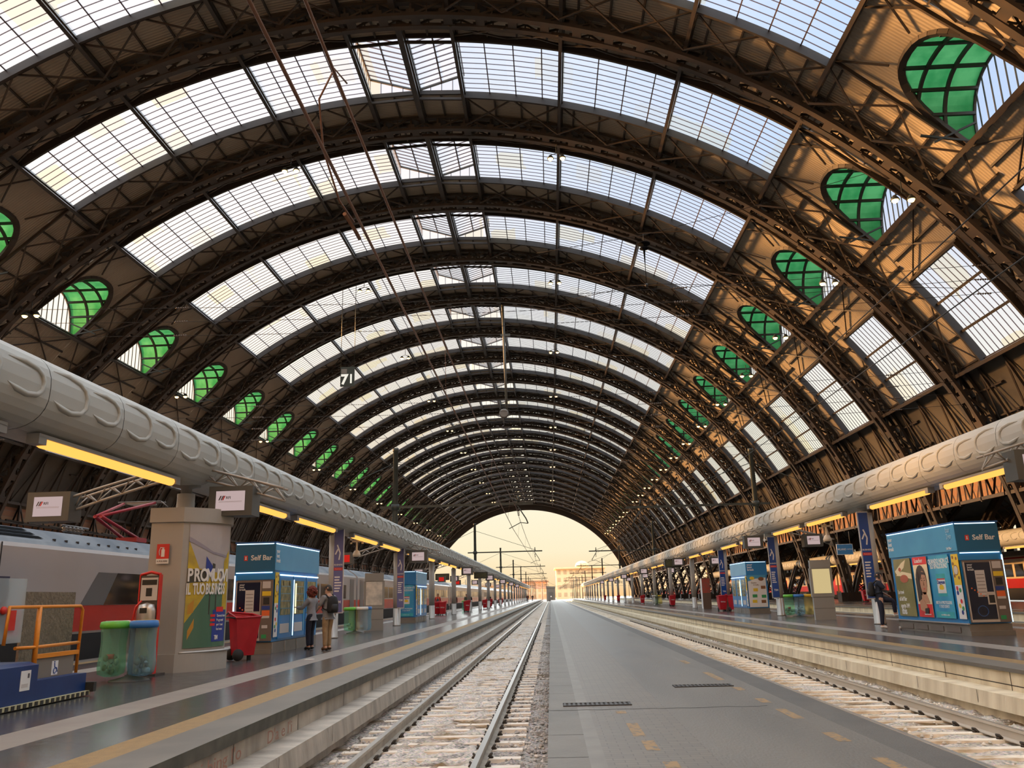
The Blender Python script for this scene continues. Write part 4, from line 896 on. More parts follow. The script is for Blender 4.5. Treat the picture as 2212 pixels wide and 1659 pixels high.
# ---- waste bag stands
m_post=mat('stand_grey',(.10,.095,.085),.6); m_lidG=mat('lid_green',(.13,.50,.05),.35); m_lidB=mat('lid_blue',(.03,.17,.50),.35); m_lidY=mat('lid_yellow',(.75,.47,.03),.35); m_lidW=mat('lid_white',(.70,.68,.63),.35)
BAG={'G':(m_lidG,sheet('bag_green',(.62,.93,.76),.80,.5),'green'),'B':(m_lidB,sheet('bag_blue',(.66,.86,.98),.80,.5),'blue'),'Y':(m_lidY,sheet('bag_yellow',(.95,.88,.55),.74,.5),'yellow'),'W':(m_lidW,sheet('bag_clear',(.88,.87,.86),.74,.5),'clear')}
m_trash=[mat('rubbish_dark',(.06,.08,.04),.7,c2=(.2,.2,.12),scale=9),mat('rubbish_pale',(.45,.48,.42),.6,c2=(.2,.28,.3),scale=11),m_red]
def bag_stand(label,loc,rz,spec,fill):
    t=thing('waste_bag_stand',label,'waste bin',loc,rz,'waste bag stands')
    b=MB(); b.lathe([(.36,0),(.34,.02),(.16,.06),(.06,.09),(.045,.12),(.045,1.05)],(0,0,0),18); b.build('post',m_post,t)
    for i,(k,x,y) in enumerate(spec):
        lm,bm,nm=BAG[k]; b=MB(); n=18
        for q in range(1): pass
        b.lathe([(.20,.93),(.245,.93),(.255,.98),(.24,1.05),(.20,1.06),(.19,1.0),(.20,.93)],(x,y,0),n); b.bar((0,0,.97),(x*.6,y*.6,.97),.04,.05); tag(b.build('lid_ring',lm,t),nm+' ring lid')
        b=MB(); rnd=random.Random(i*7+len(label)); pr=[(.235,1.0),(.225,.85),(.215,.65),(.225,.45),(.24,.28),(.22,.14),(.12,.095),(.001,.09)]
        i0=len(b.v); n=20
        ph=[rnd.uniform(0,6) for _ in range(3)]
        for j,(r,z) in enumerate(pr):
            for a in range(n): th=2*PI*a/n; rr=r*(1+.045*sin(5*th+ph[0]+z*3)+.03*sin(9*th+ph[1]-z*6)); b.v.append((x+rr*cos(th),y+rr*sin(th),z))
        for j in range(len(pr)-1):
            for a in range(n): c=(a+1)%n; b.face((i0+j*n+a,i0+j*n+c,i0+(j+1)*n+c,i0+(j+1)*n+a),0,True)
        bag=b.build('bag',bm,t); tag(bag,nm+' see-through bag')
        b=MB()
        for q in range(fill):
            th=rnd.uniform(0,6.28); r=rnd.uniform(0,.13); z=.16+rnd.random()**1.6*.30; s=rnd.uniform(.04,.075); b.ball((x+r*cos(th),y+r*sin(th),z),s,6,rnd.choice((0,0,1,1)),rnd.uniform(.7,1.3),1,rnd.uniform(.6,1.2))
        if k=='G' and fill>12: b.tube([(x-.02,y-.05,.40),(x-.02,y-.05,.48)],.075,10,2)
        tag(b.build('rubbish',m_trash,bag),kind='stuff')
    return t
bag_stand('waste stand with green and blue bags in front of the grey totem',(-7.75,15.75,ZP),0,(('G',-.27,-.16),('B',.27,-.14),('W',-.42,.22),('Y',.1,.24)),16)
bag_stand('waste stand with green and clear bags behind the couple',(-8.25,36.0,ZP),.2,(('G',-.22,-.16),('W',.30,-.10),('B',.45,.28),('Y',-.05,.28)),7)
bag_stand('waste stand with green, blue and yellow bags beside the map board',(11.95,42.3,ZP),-.1,(('G',-.45,-.1),('B',.0,-.25),('Y',.48,-.05)),16)
bag_stand('pale green waste stand among the columns far along the train platform',(-8.6,88,ZP),.2,(('G',-.3,0),('W',.3,0),('B',0,.3)),5)
bag_stand('waste stand with yellow and clear bags far along the pale edge wall platform',(11.9,97,ZP),.2,(('W',-.4,0),('Y',.3,0),('G',0,.3)),8)
# ---- red wheelie bins
m_bin=mat('bin_red',(.50,.012,.025),.4,c2=(.42,.01,.02),scale=4); m_rub=mat('rubber',(.02,.02,.02),.7)
def wheelie(label,loc,rz):
    t=thing('wheeled_bin',label,'bin',loc,rz,'red wheeled bins')
    b=MB(); lo=[(-.2,-.2,.12),(.2,-.2,.12),(.22,.2,.12),(-.22,.2,.12)]; hi=[(-.29,-.3,1.0),(.3,-.32,1.06),(.3,.28,1.12),(-.28,.3,.98)]
    b.v+=lo+hi
    for f in ((3,2,1,0),(0,1,5,4),(1,2,6,5),(2,3,7,6),(3,0,4,7)): b.face(f)
    b.tube([(-.29,-.3,1.0),(.3,-.32,1.06),(.3,.28,1.12),(-.28,.3,.98),(-.29,-.3,1.0)],.025,6); b.prism([(-.24,-.26,.92),(.24,-.28,.95),(.24,.24,1.0),(-.24,.26,.92)],(0,0,.03))
    b.build('tub',m_bin,t)
    for s in (-1,1): b=MB(); b.lathe([(.001,-.03),(.13,-.03),(.14,0),(.13,.03),(.001,.03)],(s*.22,.2,.14),14,0,'x'); b.build('wheel',m_rub,t)
    b=MB(); b.tube([(-.25,.32,.98),(-.25,.42,1.0),(.25,.42,1.0),(.25,.3,1.1)],.02,6); b.build('handle',m_rub,t); b=MB(); b.box(-.03,.03,-.2,-.12,0,.13); b.build('foot',m_rub,t)
    text('TRENITALIA',.11,(-.17,-.272,.62),(1,0,-.02),(0,-.12,1),m_wht,t,bold=.02,squash=.55)
    return t
wb=wheelie('red wheeled bin tucked between the totem and the blue kiosk',(-7.42,20.6,ZP),2.3)
for (x,y,rz,l) in ((-8.7,69.0,0,'red wheeled bin pushed by the worker in the orange vest'),(-9.25,69.4,.4,'second red wheeled bin at the worker in the orange vest'),(-8.1,82.6,.3,'red wheeled bin at the foot of the fifth column of the train platform'),(-8.0,104,0,'red wheeled bin midway along the train platform'),(-8.4,118,.5,'red wheeled bin far along the train platform'),(-8.2,140,.5,'red wheeled bin very far along the train platform'),
    (11.75,84.2,.1,'red wheeled bin against a column on the pale edge wall platform'),(11.3,57.6,.1,'red wheeled bin half hidden by the kiosk with the coffee poster'),(12.0,57.2,.5,'second red wheeled bin beside the kiosk with the coffee poster'),(11.6,110,0,'red wheeled bin farther along the pale edge wall platform'),(11.7,150,0,'small red wheeled bin far along the pale edge wall platform'),(11.9,190,0,'most distant red wheeled bin on the pale edge wall platform'),(28.2,78.5,0,'red wheeled bin by the steel legs of the outer platform'),(28.2,91,0.3,'second red wheeled bin by the steel legs of the outer platform'),(30.6,62.4,0,'red wheeled bin behind the poster kiosk on the outer platform')): dup(wb,(x,y,ZP),rz,l)
# ---- information boards
m_board=mat('board_grey',(.27,.27,.255),.5); m_map=emis('lit_map',srgb(255,228,165),.62)
def info(label,loc,rz,lit):
    t=thing('information_board',label,'information board',loc,rz)
    b=MB(); b.box(-.42,.42,-.16,.16,.0,.95); b.box(-.46,.46,-.14,.14,.95,2.15); b.box(-.42,.42,-.16,.16,2.15,2.5); b.build('cabinet',m_board,t)
    b=MB(); b.box(-.36,.36,-.152,-.14,1.1,2.12); b.build('map',lit,t); b=MB(); b.box(-.42,.42,-.165,-.16,.47,.48); b.box(-.42,.42,-.165,-.16,.93,.95); b.build('joint',m_ledframe,t); return t
info('grey information board with a lit cream map on the pale edge wall platform',(11.7,37.6,ZP),-.15,m_map)
info('grey information board with a glass front behind the waste bags',(-7.95,38.4,ZP),.2,mat('board_glass',(.40,.40,.37),.1,c2=(.7,.66,.58),scale=3))
t=thing('timetable_pillar','tall square pillar, white on one face and rusty red on another','pillar',(12.15,68,ZP)); b=MB(); b.box(-.32,.32,-.3,.3,0,2.35); b.build('body',mat('pillar_brown',(.11,.07,.05),.6),t)
b=MB(); b.box(-.335,-.32,-.3,.3,.02,2.3,0); b.box(-.30,.30,-.31,-.3,1.2,2.3,1); b.build('poster',[m_wht,mat('pillar_red',(.40,.05,.03),.6,c2=(.25,.08,.06),scale=4)],t)
t=thing('station_sign','blue station name sign hanging over the far track','sign',(20.2,59,4.4)); b=MB(); b.box(-.55,.55,0,.06,-.36,.36,0); b.box(-.52,.52,-.004,0,-.33,.33,1); b.build('plate',[m_wht,mat('sign_blue',(.05,.22,.48),.4)],t); text('MILANO',.18,(-.49,-.008,.0),(1,0,0),(0,0,1),m_wht,t,bold=.02,squash=.85); text('CENTRALE',.085,(.15,-.008,0),(1,0,0),(0,0,1),m_wht,t,bold=.01,squash=.85); b=MB(); b.tube([(-.4,.03,.36),(-.4,.03,1.2)],.02,6); b.tube([(.4,.03,.36),(.4,.03,1.2)],.02,6); b.build('hanger',m_post,t)
# ---- wheelchair lift
m_lblue=mat('lift_blue',(.003,.028,.13),.4,c2=(.005,.035,.15),scale=3); m_lor=mat('lift_orange',(.72,.25,.015),.4); m_chk=mat('checker_plate',(.17,.14,.10),.4,.35,c2=(.25,.21,.15),scale=16,bump=.5,bscale=24); m_hz1=mat('hazard_pale',(.50,.48,.30),.6); m_hz2=mat('hazard_black',(.03,.03,.025),.6)
m_acr=sheet('acrylic_screen',(.80,.86,.88),.72,.2)
t=thing('wheelchair_lift','blue wheelchair lift with orange rails and a checker plate ramp','lift',(-7.2,12.0,ZP))
b=MB(); b.box(-1.3,0,-.06,1.25,.08,.34); b.box(-1.3,.02,-2.6,-.06,.08,.56); b.prism([(0.02,-2.6,.56),(.02,-.06,.56),(-.12,-.06,.60),(-.12,-2.6,.60)],(-.9,0,0)); b.box(-1.25,-.62,-2.6,-.08,.56,.84); b.build('chassis',m_lblue,t)
b=MB(); b.box(-1.36,.06,-2.6,1.30,.02,.08,0)
for q in range(30): y=-2.6+q*.13; b.box(.06,.07,y,y+.065,.015,.075,1)
for q in range(11): x=-1.36+q*.13; b.box(x,x+.065,1.30,1.31,.015,.075,1)
b.box(-1.45,.12,1.27,1.35,.06,.2,1); b.build('hazard_skirt',[m_hz1,m_hz2],t)
b=MB(); rr=.024
b.tube([(-.2,1.30,.34),(-.2,1.33,1.28),(-.2,1.26,1.34),(-.2,-.52,1.34),(-.2,-.56,.84)],rr,8); b.tube([(-.2,.18,.34),(-.2,.18,1.34)],rr*1.5,8); b.tube([(-.2,-.3,.79),(-.2,.2,.78),(-.2,1.3,.79)],rr,8); b.box(-.23,-.17,.2,1.28,.62,.68); b.tube([(-1.15,1.30,.3),(-1.15,1.33,1.3)],rr,8); b.build('guard_rail',m_lor,t)
b=MB(); b.box(-1.14,-1.10,1.25,2.7,.34,1.58,0); 
b.build('ramp_plate',m_chk,t,(0,-.02,0)); b=MB(); b.box(-.215,-.195,.22,1.2,.32,.62); b.build('kick_panel',mat('panel_taupe',(.20,.175,.145),.5),t)
b=MB(); b.box(-.206+.012,-.19,.62,.78,.36,.56); b.build('wheelchair_sign',m_wht,t); b=MB(); b.tube([(-.186,.68,.53),(-.186,.69,.47),(-.186,.74,.46),(-.186,.76,.40)],.007,5); b.tube([(-.186,.70+.035*cos(a*.5),.42+.035*sin(a*.5)) for a in range(2,13)],.006,5); b.ball((-.186,.68,.545),.011,6); b.build('wheelchair_pictogram',m_blue,t)
b=MB(); b.box(.02,.026,-.45,-.23,.24,.5,0); b.box(.026,.028,-.30,-.26,.40,.46,1); b.box(.026,.028,-.42,-.28,.28,.33,2); b.build('label_sticker',[m_wht,m_ink,m_paper],t)
b=MB(); b.box(-.62,-.6,-1.0,.45,.84,1.75); b.build('acrylic_screen',m_acr,t); b=MB(); b.box(-.75,-.66,-1.2,.12,.84,1.78); b.build('mast_panel',mat('mast_navy',(.012,.018,.06),.3),t); b=MB(); b.lathe([(.001,-.03),(.05,-.03),(.06,0),(.05,.03),(.001,.03)],(-.59,-.05,1.3),10,0,'x'); b.box(-.6,-.585,.05,.25,1.02,1.3); b.build('lock_and_sticker',m_red,t)
b=MB(); b.box(-.605,-.59,-2.6,-.1,.84,.9); b.build('trim',mat('lift_yellow',(.7,.45,.03),.5),t)
# ---- clutter at the feet
b=MB(); b.box(-.1,.1,0,.14,0,.012); tag(b.build('dropped_paper',m_wht,None,(-5.7,20.2,ZP)),'scrap of white paper on the pale band of the train platform','litter')
# ================================================================ people
def skin_mesh(V,E,mat_,name,parent,root,sub=2,smooth=True):
    """grow one continuous skin over a joint graph: V {name:(x,y,z,rx,ry)}"""
    me=bpy.data.meshes.new(name); ks=list(V); ix={k:i for i,k in enumerate(ks)}
    me.from_pydata([V[k][:3] for k in ks],[(ix[a],ix[b]) for a,b in E],[]); me.update()
    o=bpy.data.objects.new(name,me); COL.objects.link(o)
    m=o.modifiers.new('s','SKIN'); m.use_smooth_shade=True
    if not me.skin_vertices: me.attributes  # layer appears with the modifier
    lay=me.skin_vertices[0].data
    for k in ks: i=ix[k]; v=V[k]; lay[i].radius=(v[3],v[4] if len(v)>4 else v[3]); lay[i].use_root=(k==root)
    s=o.modifiers.new('d','SUBSURF'); s.levels=sub; s.render_levels=sub
    dg=bpy.context.evaluated_depsgraph_get(); m2=bpy.data.meshes.new_from_object(o.evaluated_get(dg)); bpy.data.objects.remove(o)
    m2.materials.clear(); m2.materials.append(mat_); m2.polygons.foreach_set('use_smooth',[True]*len(m2.polygons))
    return link(name,m2,parent)
m_flesh=mat('skin_tone',(.44,.22,.13),.55); m_flesh2=mat('skin_tone_pale',(.52,.30,.20),.55)
def hand(V,E,w,d,side,tag_,curl=.35):
    """palm and five fingers hanging from wrist w; d = unit direction of the fingers"""
    d=Vector(d).normalized(); w=Vector(w); s=d.cross(Vector((0,1,0) if abs(d.y)<.9 else (0,0,1))).normalized(); n=d.cross(s)
    p=w+d*.05; V[tag_+'palm']=(*p,.034,.018); E.append((tag_+'w',tag_+'palm')); q=w+d*.09; V[tag_+'kx']=(*q,.036,.014); E.append((tag_+'palm',tag_+'kx'))
    for i,(o,l) in enumerate(((-.030,.068),(-.010,.080),(.010,.075),(.029,.058))):
        a=q+s*o+d*.012; b=a+d*l*.5+n*curl*.02; c=b+d*l*.42+n*curl*.045
        for k,(x,r) in enumerate(((a,.0095),(b,.0088),(c,.0075))): V['%sf%d%d'%(tag_,i,k)]=(*x,r)
        E+= [(tag_+'kx','%sf%d0'%(tag_,i)),('%sf%d0'%(tag_,i),'%sf%d1'%(tag_,i)),('%sf%d1'%(tag_,i),'%sf%d2'%(tag_,i))]
    a=p-s*.035*side+n*.012; b=a+d*.032-s*.016*side; c=b+d*.028
    for k,(x,r) in enumerate(((a,.012),(b,.0105),(c,.009))): V['%st%d'%(tag_,k)]=(*x,r)
    E+= [(tag_+'palm',tag_+'t0'),(tag_+'t0',tag_+'t1'),(tag_+'t1',tag_+'t2')]
def person(label,loc,rz,h,arms,legs,cloth,headturn=0,female=False,lean=0,fingers=True,group=None):
    """local frame: faces +y. arms/legs: L,R joint positions (1.75 m tall figure)"""
    t=thing('person',label,'person',loc,rz,group); t.scale=(h/1.75,)*3; k=.93 if female else 1.0
    V={'pelvis':(0,0,.96,.135*k,.10),'waist':(0,.005,1.10,.115*k,.085),'chest':(0,.01+lean*.5,1.28,.145*k,.10),'upper':(0,.0+lean,1.41,.12*k,.085),'neck':(0,.015+lean,1.50,.052,.052),'jaw':(0,.03+lean,1.565,.062,.07),'head':(0,.025+lean,1.65,.074,.09),'top':(0,.015+lean,1.715,.055,.065)}
    E=[('pelvis','waist'),('waist','chest'),('chest','upper'),('upper','neck'),('neck','jaw'),('jaw','head'),('head','top')]
    ct,st=cos(headturn),sin(headturn); hc=Vector((0,.025+lean,0))
    def hp(x,y,z): return (hc.x+x*ct-y*st,hc.y+x*st+y*ct,z)
    V['nose']=(*hp(0,.102,1.632),.012,.014); E.append(('head','nose')); V['chin']=(*hp(0,.075,1.545),.02,.02); E.append(('jaw','chin'))
    for sx in (-1,1): V['ear%d'%sx]=(*hp(sx*.082,-.012,1.635),.008,.022); E.append(('head','ear%d'%sx))
    for s,(a,l) in zip((-1,1),zip(arms,legs)):
        S_='L' if s<0 else 'R'
        sh=(s*.165*k,.0+lean,1.405); V[S_+'sh']=(*sh,.062,.06); V[S_+'el']=(*a[0],.043,.04); V[S_+'w']=(*a[1],.028,.024)
        E+=[('upper',S_+'sh'),(S_+'sh',S_+'el'),(S_+'el',S_+'w')]
        d=Vector(a[2]) if len(a)>2 else (Vector(a[1])-Vector(a[0]))
        if fingers: hand(V,E,a[1],d,s,S_)
        else: q=Vector(a[1])+d.normalized()*.09; V[S_+'h']=(*q,.03,.02); E.append((S_+'w',S_+'h'))
        V[S_+'hip']=(s*.085,0,.90,.088,.088); V[S_+'kn']=(*l[0],.058,.058); V[S_+'an']=(*l[1],.038,.04); f=Vector(l[2]) if len(l)>2 else Vector((0,1,0))
        q=Vector(l[1])+f*.14+Vector((0,0,-.062)); V[S_+'toe']=(*q,.042,.03); hl=Vector(l[1])-f*.055+Vector((0,0,-.058)); V[S_+'heel']=(*hl,.036,.032)
        E+=[('pelvis',S_+'hip'),(S_+'hip',S_+'kn'),(S_+'kn',S_+'an'),(S_+'an',S_+'toe'),(S_+'an',S_+'heel')]
    skin_mesh(V,E,cloth.get('skin',m_flesh),'body',t,'pelvis')
    def part(name,ks,es,grow,m,root,ext={}):
        U={q:(*V[q][:3],*[r+grow for r in (V[q][3:] if len(V[q])>4 else (V[q][3],V[q][3]))]) for q in ks}; U.update(ext); return skin_mesh(U,es,m,name,t,root)
    # trousers
    ks=['pelvis','Lhip','Rhip','Lkn','Rkn','Lan','Ran']; part('trousers',ks,[('pelvis','Lhip'),('pelvis','Rhip'),('Lhip','Lkn'),('Rhip','Rkn'),('Lkn','Lan'),('Rkn','Ran'),('pelvis','belt')],.022,cloth['legs'],'pelvis',{'belt':(0,0,1.05,.14*k,.105)})
    for S_ in 'LR': part('shoe',[S_+'an',S_+'toe',S_+'heel'],[(S_+'an',S_+'toe'),(S_+'an',S_+'heel')],.013,cloth['shoes'],S_+'an')
    long=cloth.get('sleeve','long'); ks=['pelvis','waist','chest','upper','Lsh','Rsh','Lel','Rel']; es=[('pelvis','waist'),('waist','chest'),('chest','upper'),('upper','Lsh'),('upper','Rsh'),('Lsh','Lel'),('Rsh','Rel'),('pelvis','hem')]; ext={'hem':(0,0,.87,.15*k,.115)}; es.remove(('pelvis','waist')); es.append(('waist','pelvis'))
    if long=='long': ks+=['Lw','Rw']; es+=[('Lel','Lw'),('Rel','Rw')]
    g=part(cloth.get('top_name','shirt'),ks,es,.024,cloth['top'],'pelvis',ext)
    if 'collar' in cloth: part('collar',['neck'],[('neck','c2')],.014,cloth['collar'],'neck',{'c2':(V['upper'][0],V['upper'][1]-.01,1.44,.085,.075)})
    # hair
    b=MB(); hs=cloth.get('hair_scale',1.0)
    if cloth.get('curly'):
        rnd=random.Random(5)
        for q in range(170):
            th=rnd.uniform(0,6.28); ph=rnd.uniform(-1.0,1.5); p=hp(.115*hs*cos(ph)*cos(th),-.025+.12*hs*cos(ph)*sin(th),1.635+.135*hs*sin(ph))
            if p[2]<1.70 and (Vector(p)-Vector(hp(0,.12,1.61))).length<.10: continue
            b.ball(p,rnd.uniform(.028,.042),6)
    else:
        n=16; i0=len(b.v)
        for j in range(8):
            ph=PI*.5*j/7; 
            for a in range(n):
                th=2*PI*a/n; low=1.655 if sin(th)>.2 else 1.575; z=1.748-(1.748-low)*(1-cos(ph)); r=sin(ph)
                p=hp(.088*r*cos(th),-.012+.104*r*sin(th)-(.0 if sin(th)<0 else .004),z+.004); b.v.append(p)
        for j in range(7):
            for a in range(n): c=(a+1)%n; b.face((i0+j*n+a,i0+(j+1)*n+a,i0+(j+1)*n+c,i0+j*n+c),0,True)
    b.build('hair',cloth['hair'],t)
    b=MB()
    for sx in (-1,1): b.ball(hp(sx*.031,.082,1.655),.0105,8)
    b.build('eyes',mat('eye_dark',(.02,.015,.012),.3),t); b=MB(); b.tube([hp(-.022,.09,1.585),hp(0,.097,1.587),hp(.022,.09,1.585)],.005,5); b.build('mouth',mat('lip',(.32,.10,.08),.5),t)
    return t,hp
m_navy=mat('navy_denim',(.012,.016,.035),.8); m_khaki=mat('khaki_cotton',(.36,.25,.14),.85,c2=(.26,.18,.10),scale=9); m_greyj=mat('grey_jersey',(.25,.25,.27),.85,c2=(.30,.30,.32),scale=6); m_grey2=mat('grey_polo',(.21,.22,.24),.85); m_black=mat('black_cloth',(.012,.012,.013),.8); m_teeb=mat('dark_navy_tee',(.018,.026,.045),.85); m_redh=mat('red_hair',(.17,.025,.012),.6); m_dkh=mat('dark_hair',(.018,.013,.01),.6); m_shoe=mat('black_shoe',(.015,.015,.016),.5); m_brsh=mat('brown_shoe',(.10,.055,.03),.6); m_wsh=mat('white_trainer',(.70,.69,.65),.5)
hang=lambda s:((s*.23,.0,1.12),(s*.235,.06,.87))
st=lambda s,dy=0:((s*.095,.02+dy,.50),(s*.10,-.01+dy,.085))
def faceto(dx,dy): return math.atan2(-dx,dy)
w_,_=person('woman with curly red hair in a grey jacket pressing the kiosk window',(-6.86,24.45,ZP),faceto(-.86,.45),1.70,[((-.25,.15,1.17),(-.16,.42,1.20)),((.24,.02,1.14),(.20,.20,1.02),(-.3,.9,.2))],[st(-1),st(1,.06)],
    {'legs':m_navy,'shoes':m_shoe,'top':m_greyj,'top_name':'jacket','hair':m_redh,'curly':True,'hair_scale':1.12,'skin':m_flesh,'collar':mat('navy_scarf',(.015,.025,.06),.9)},female=True)
mn,_=person('man in a grey polo and khaki trousers standing behind the red-haired woman',(-6.24,23.92,ZP),faceto(-.75,.62),1.77,[((-.25,.06,1.16),(-.16,.28,1.08)),((.25,.03,1.14),(.23,.20,.98))],[st(-1,-.03),st(1,.07)],
    {'legs':m_khaki,'shoes':m_brsh,'top':m_grey2,'sleeve':'short','top_name':'polo_shirt','hair':m_dkh,'skin':m_flesh2,'collar':m_wht},headturn=.5)
mp3,_=person('man in dark clothes on the phone with one foot up on the kiosk plinth',(10.62,28.38,ZP),faceto(1,-.25),1.78,[((-.24,.05,1.15),(-.12,.25,1.02)),((.22,.17,1.20),(.115,.14,1.47),(-.1,-.05,1))],[((.0,.40,.86),(.0,.42,.44)),((.08,.0,.49),(.085,-.02,.085))][:1]+[((.10,.01,.50),(.10,-.02,.085))],
    {'legs':m_navy,'shoes':m_wsh,'top':m_teeb,'sleeve':'short','top_name':'tee_shirt','hair':m_dkh,'skin':m_flesh2},lean=.02)
def at(t,p): return t.matrix_basis@Vector(p)
bpy.context.view_layer.update()
ph=thing('phone','black phone held to the ear of the man by the poster kiosk','phone',at(mp3,(.088,.06,1.60)),mp3.rotation_euler.z); b=MB(); b.box(-.006,.006,-.035,.035,-.07,.07); b.build('case',m_smoke,ph)
def backpack(label,t,y=-.20):
    o=thing('backpack',label,'backpack',at(t,(0,0,.98)),t.rotation_euler.z); o.scale=t.scale
    b=MB(); b.lathe([(.001,0),(.15,.01),(.175,.08),(.17,.28),(.13,.42),(.06,.46),(.001,.465)],(0,y,0),16,0,'z',1,.62); b.build('pack',m_black,o)
    b=MB(); b.lathe([(.001,.05),(.11,.06),(.12,.14),(.09,.24),(.001,.25)],(0,y-.07,0),14,0,'z',1,.6); b.build('front_pocket',mat('pack_pocket',(.02,.02,.022),.7),o)
    for s in (-1,1):
        b=MB(); b.tube([(s*.09,y+.06,.40),(s*.115,-.03,.50),(s*.12,.06,.47),(s*.13,.135,.34),(s*.15,.06,.14),(s*.15,y+.06,.08)],[.02,.024,.024,.022,.016,.014],6); b.build('shoulder_strap',m_black,o)
    return o
backpack('black backpack on the man in khaki trousers',mn); backpack('black backpack on the man leaning behind the poster kiosk',mp3)
wk,_=person('worker in an orange and red vest walking beside red bins on the train platform',(-9.7,73.5,ZP),PI+.1,1.75,[hang(-1),((.26,.12,1.14),(.22,.34,1.02))],[st(-1,.12),st(1,-.1)],{'legs':mat('grey_work_trousers',(.11,.12,.13),.85),'shoes':m_shoe,'top':mat('red_work_shirt',(.40,.02,.03),.8),'hair':mat('grey_brown_hair',(.12,.08,.06),.7)},fingers=False)
b=MB(); 
for s in (-1,1): b.tube([(s*.10,.125,.98),(s*.105,.135,1.2),(s*.10,.12,1.40),(s*.09,.0,1.475),(s*.10,-.11,1.4),(s*.10,-.12,.98)],.03,6)
b.build('orange_vest',mat('vest_orange',(.85,.20,.03),.6),wk); b=MB(); b.lathe([(.10,.75),(.17,.80),(.168,1.25),(.10,1.33)],(0,.035,0),16,0,'z',1,.85); b.build('apron',mat('navy_apron',(.02,.03,.06),.8),wk)
cl=[({'legs':m_navy,'shoes':m_shoe,'top':m_black,'hair':m_dkh}),({'legs':mat('grey_trouser',(.08,.08,.09),.8),'shoes':m_shoe,'top':mat('olive_coat',(.06,.07,.05),.8),'hair':m_dkh}),({'legs':m_navy,'shoes':m_shoe,'top':mat('maroon_coat',(.10,.02,.02),.8),'hair':m_redh})]
for (x,y,rz,c,l) in ((-10.3,92,.2,2,'distant walker in a maroon coat near the train'),(-9.4,95.5,PI,1,'distant walker in an olive coat near the train'),(-9.9,105,.1,0,'distant walker dressed in black between the columns'),(-9.2,126,PI,1,'far walker in a dark coat along the train platform'),(-10,140,0,0,'farther walker in black along the train platform'),(-5.6,205,PI,2,'small far figure in a maroon coat near the platform end'),(-5.0,232,PI,0,'smallest far figure in black near the platform end')):
    person(l,(x,y,ZP),rz,1.74,[hang(-1),hang(1)],[st(-1,.1),st(1,-.1)],cl[c],fingers=False,group='distant passengers')
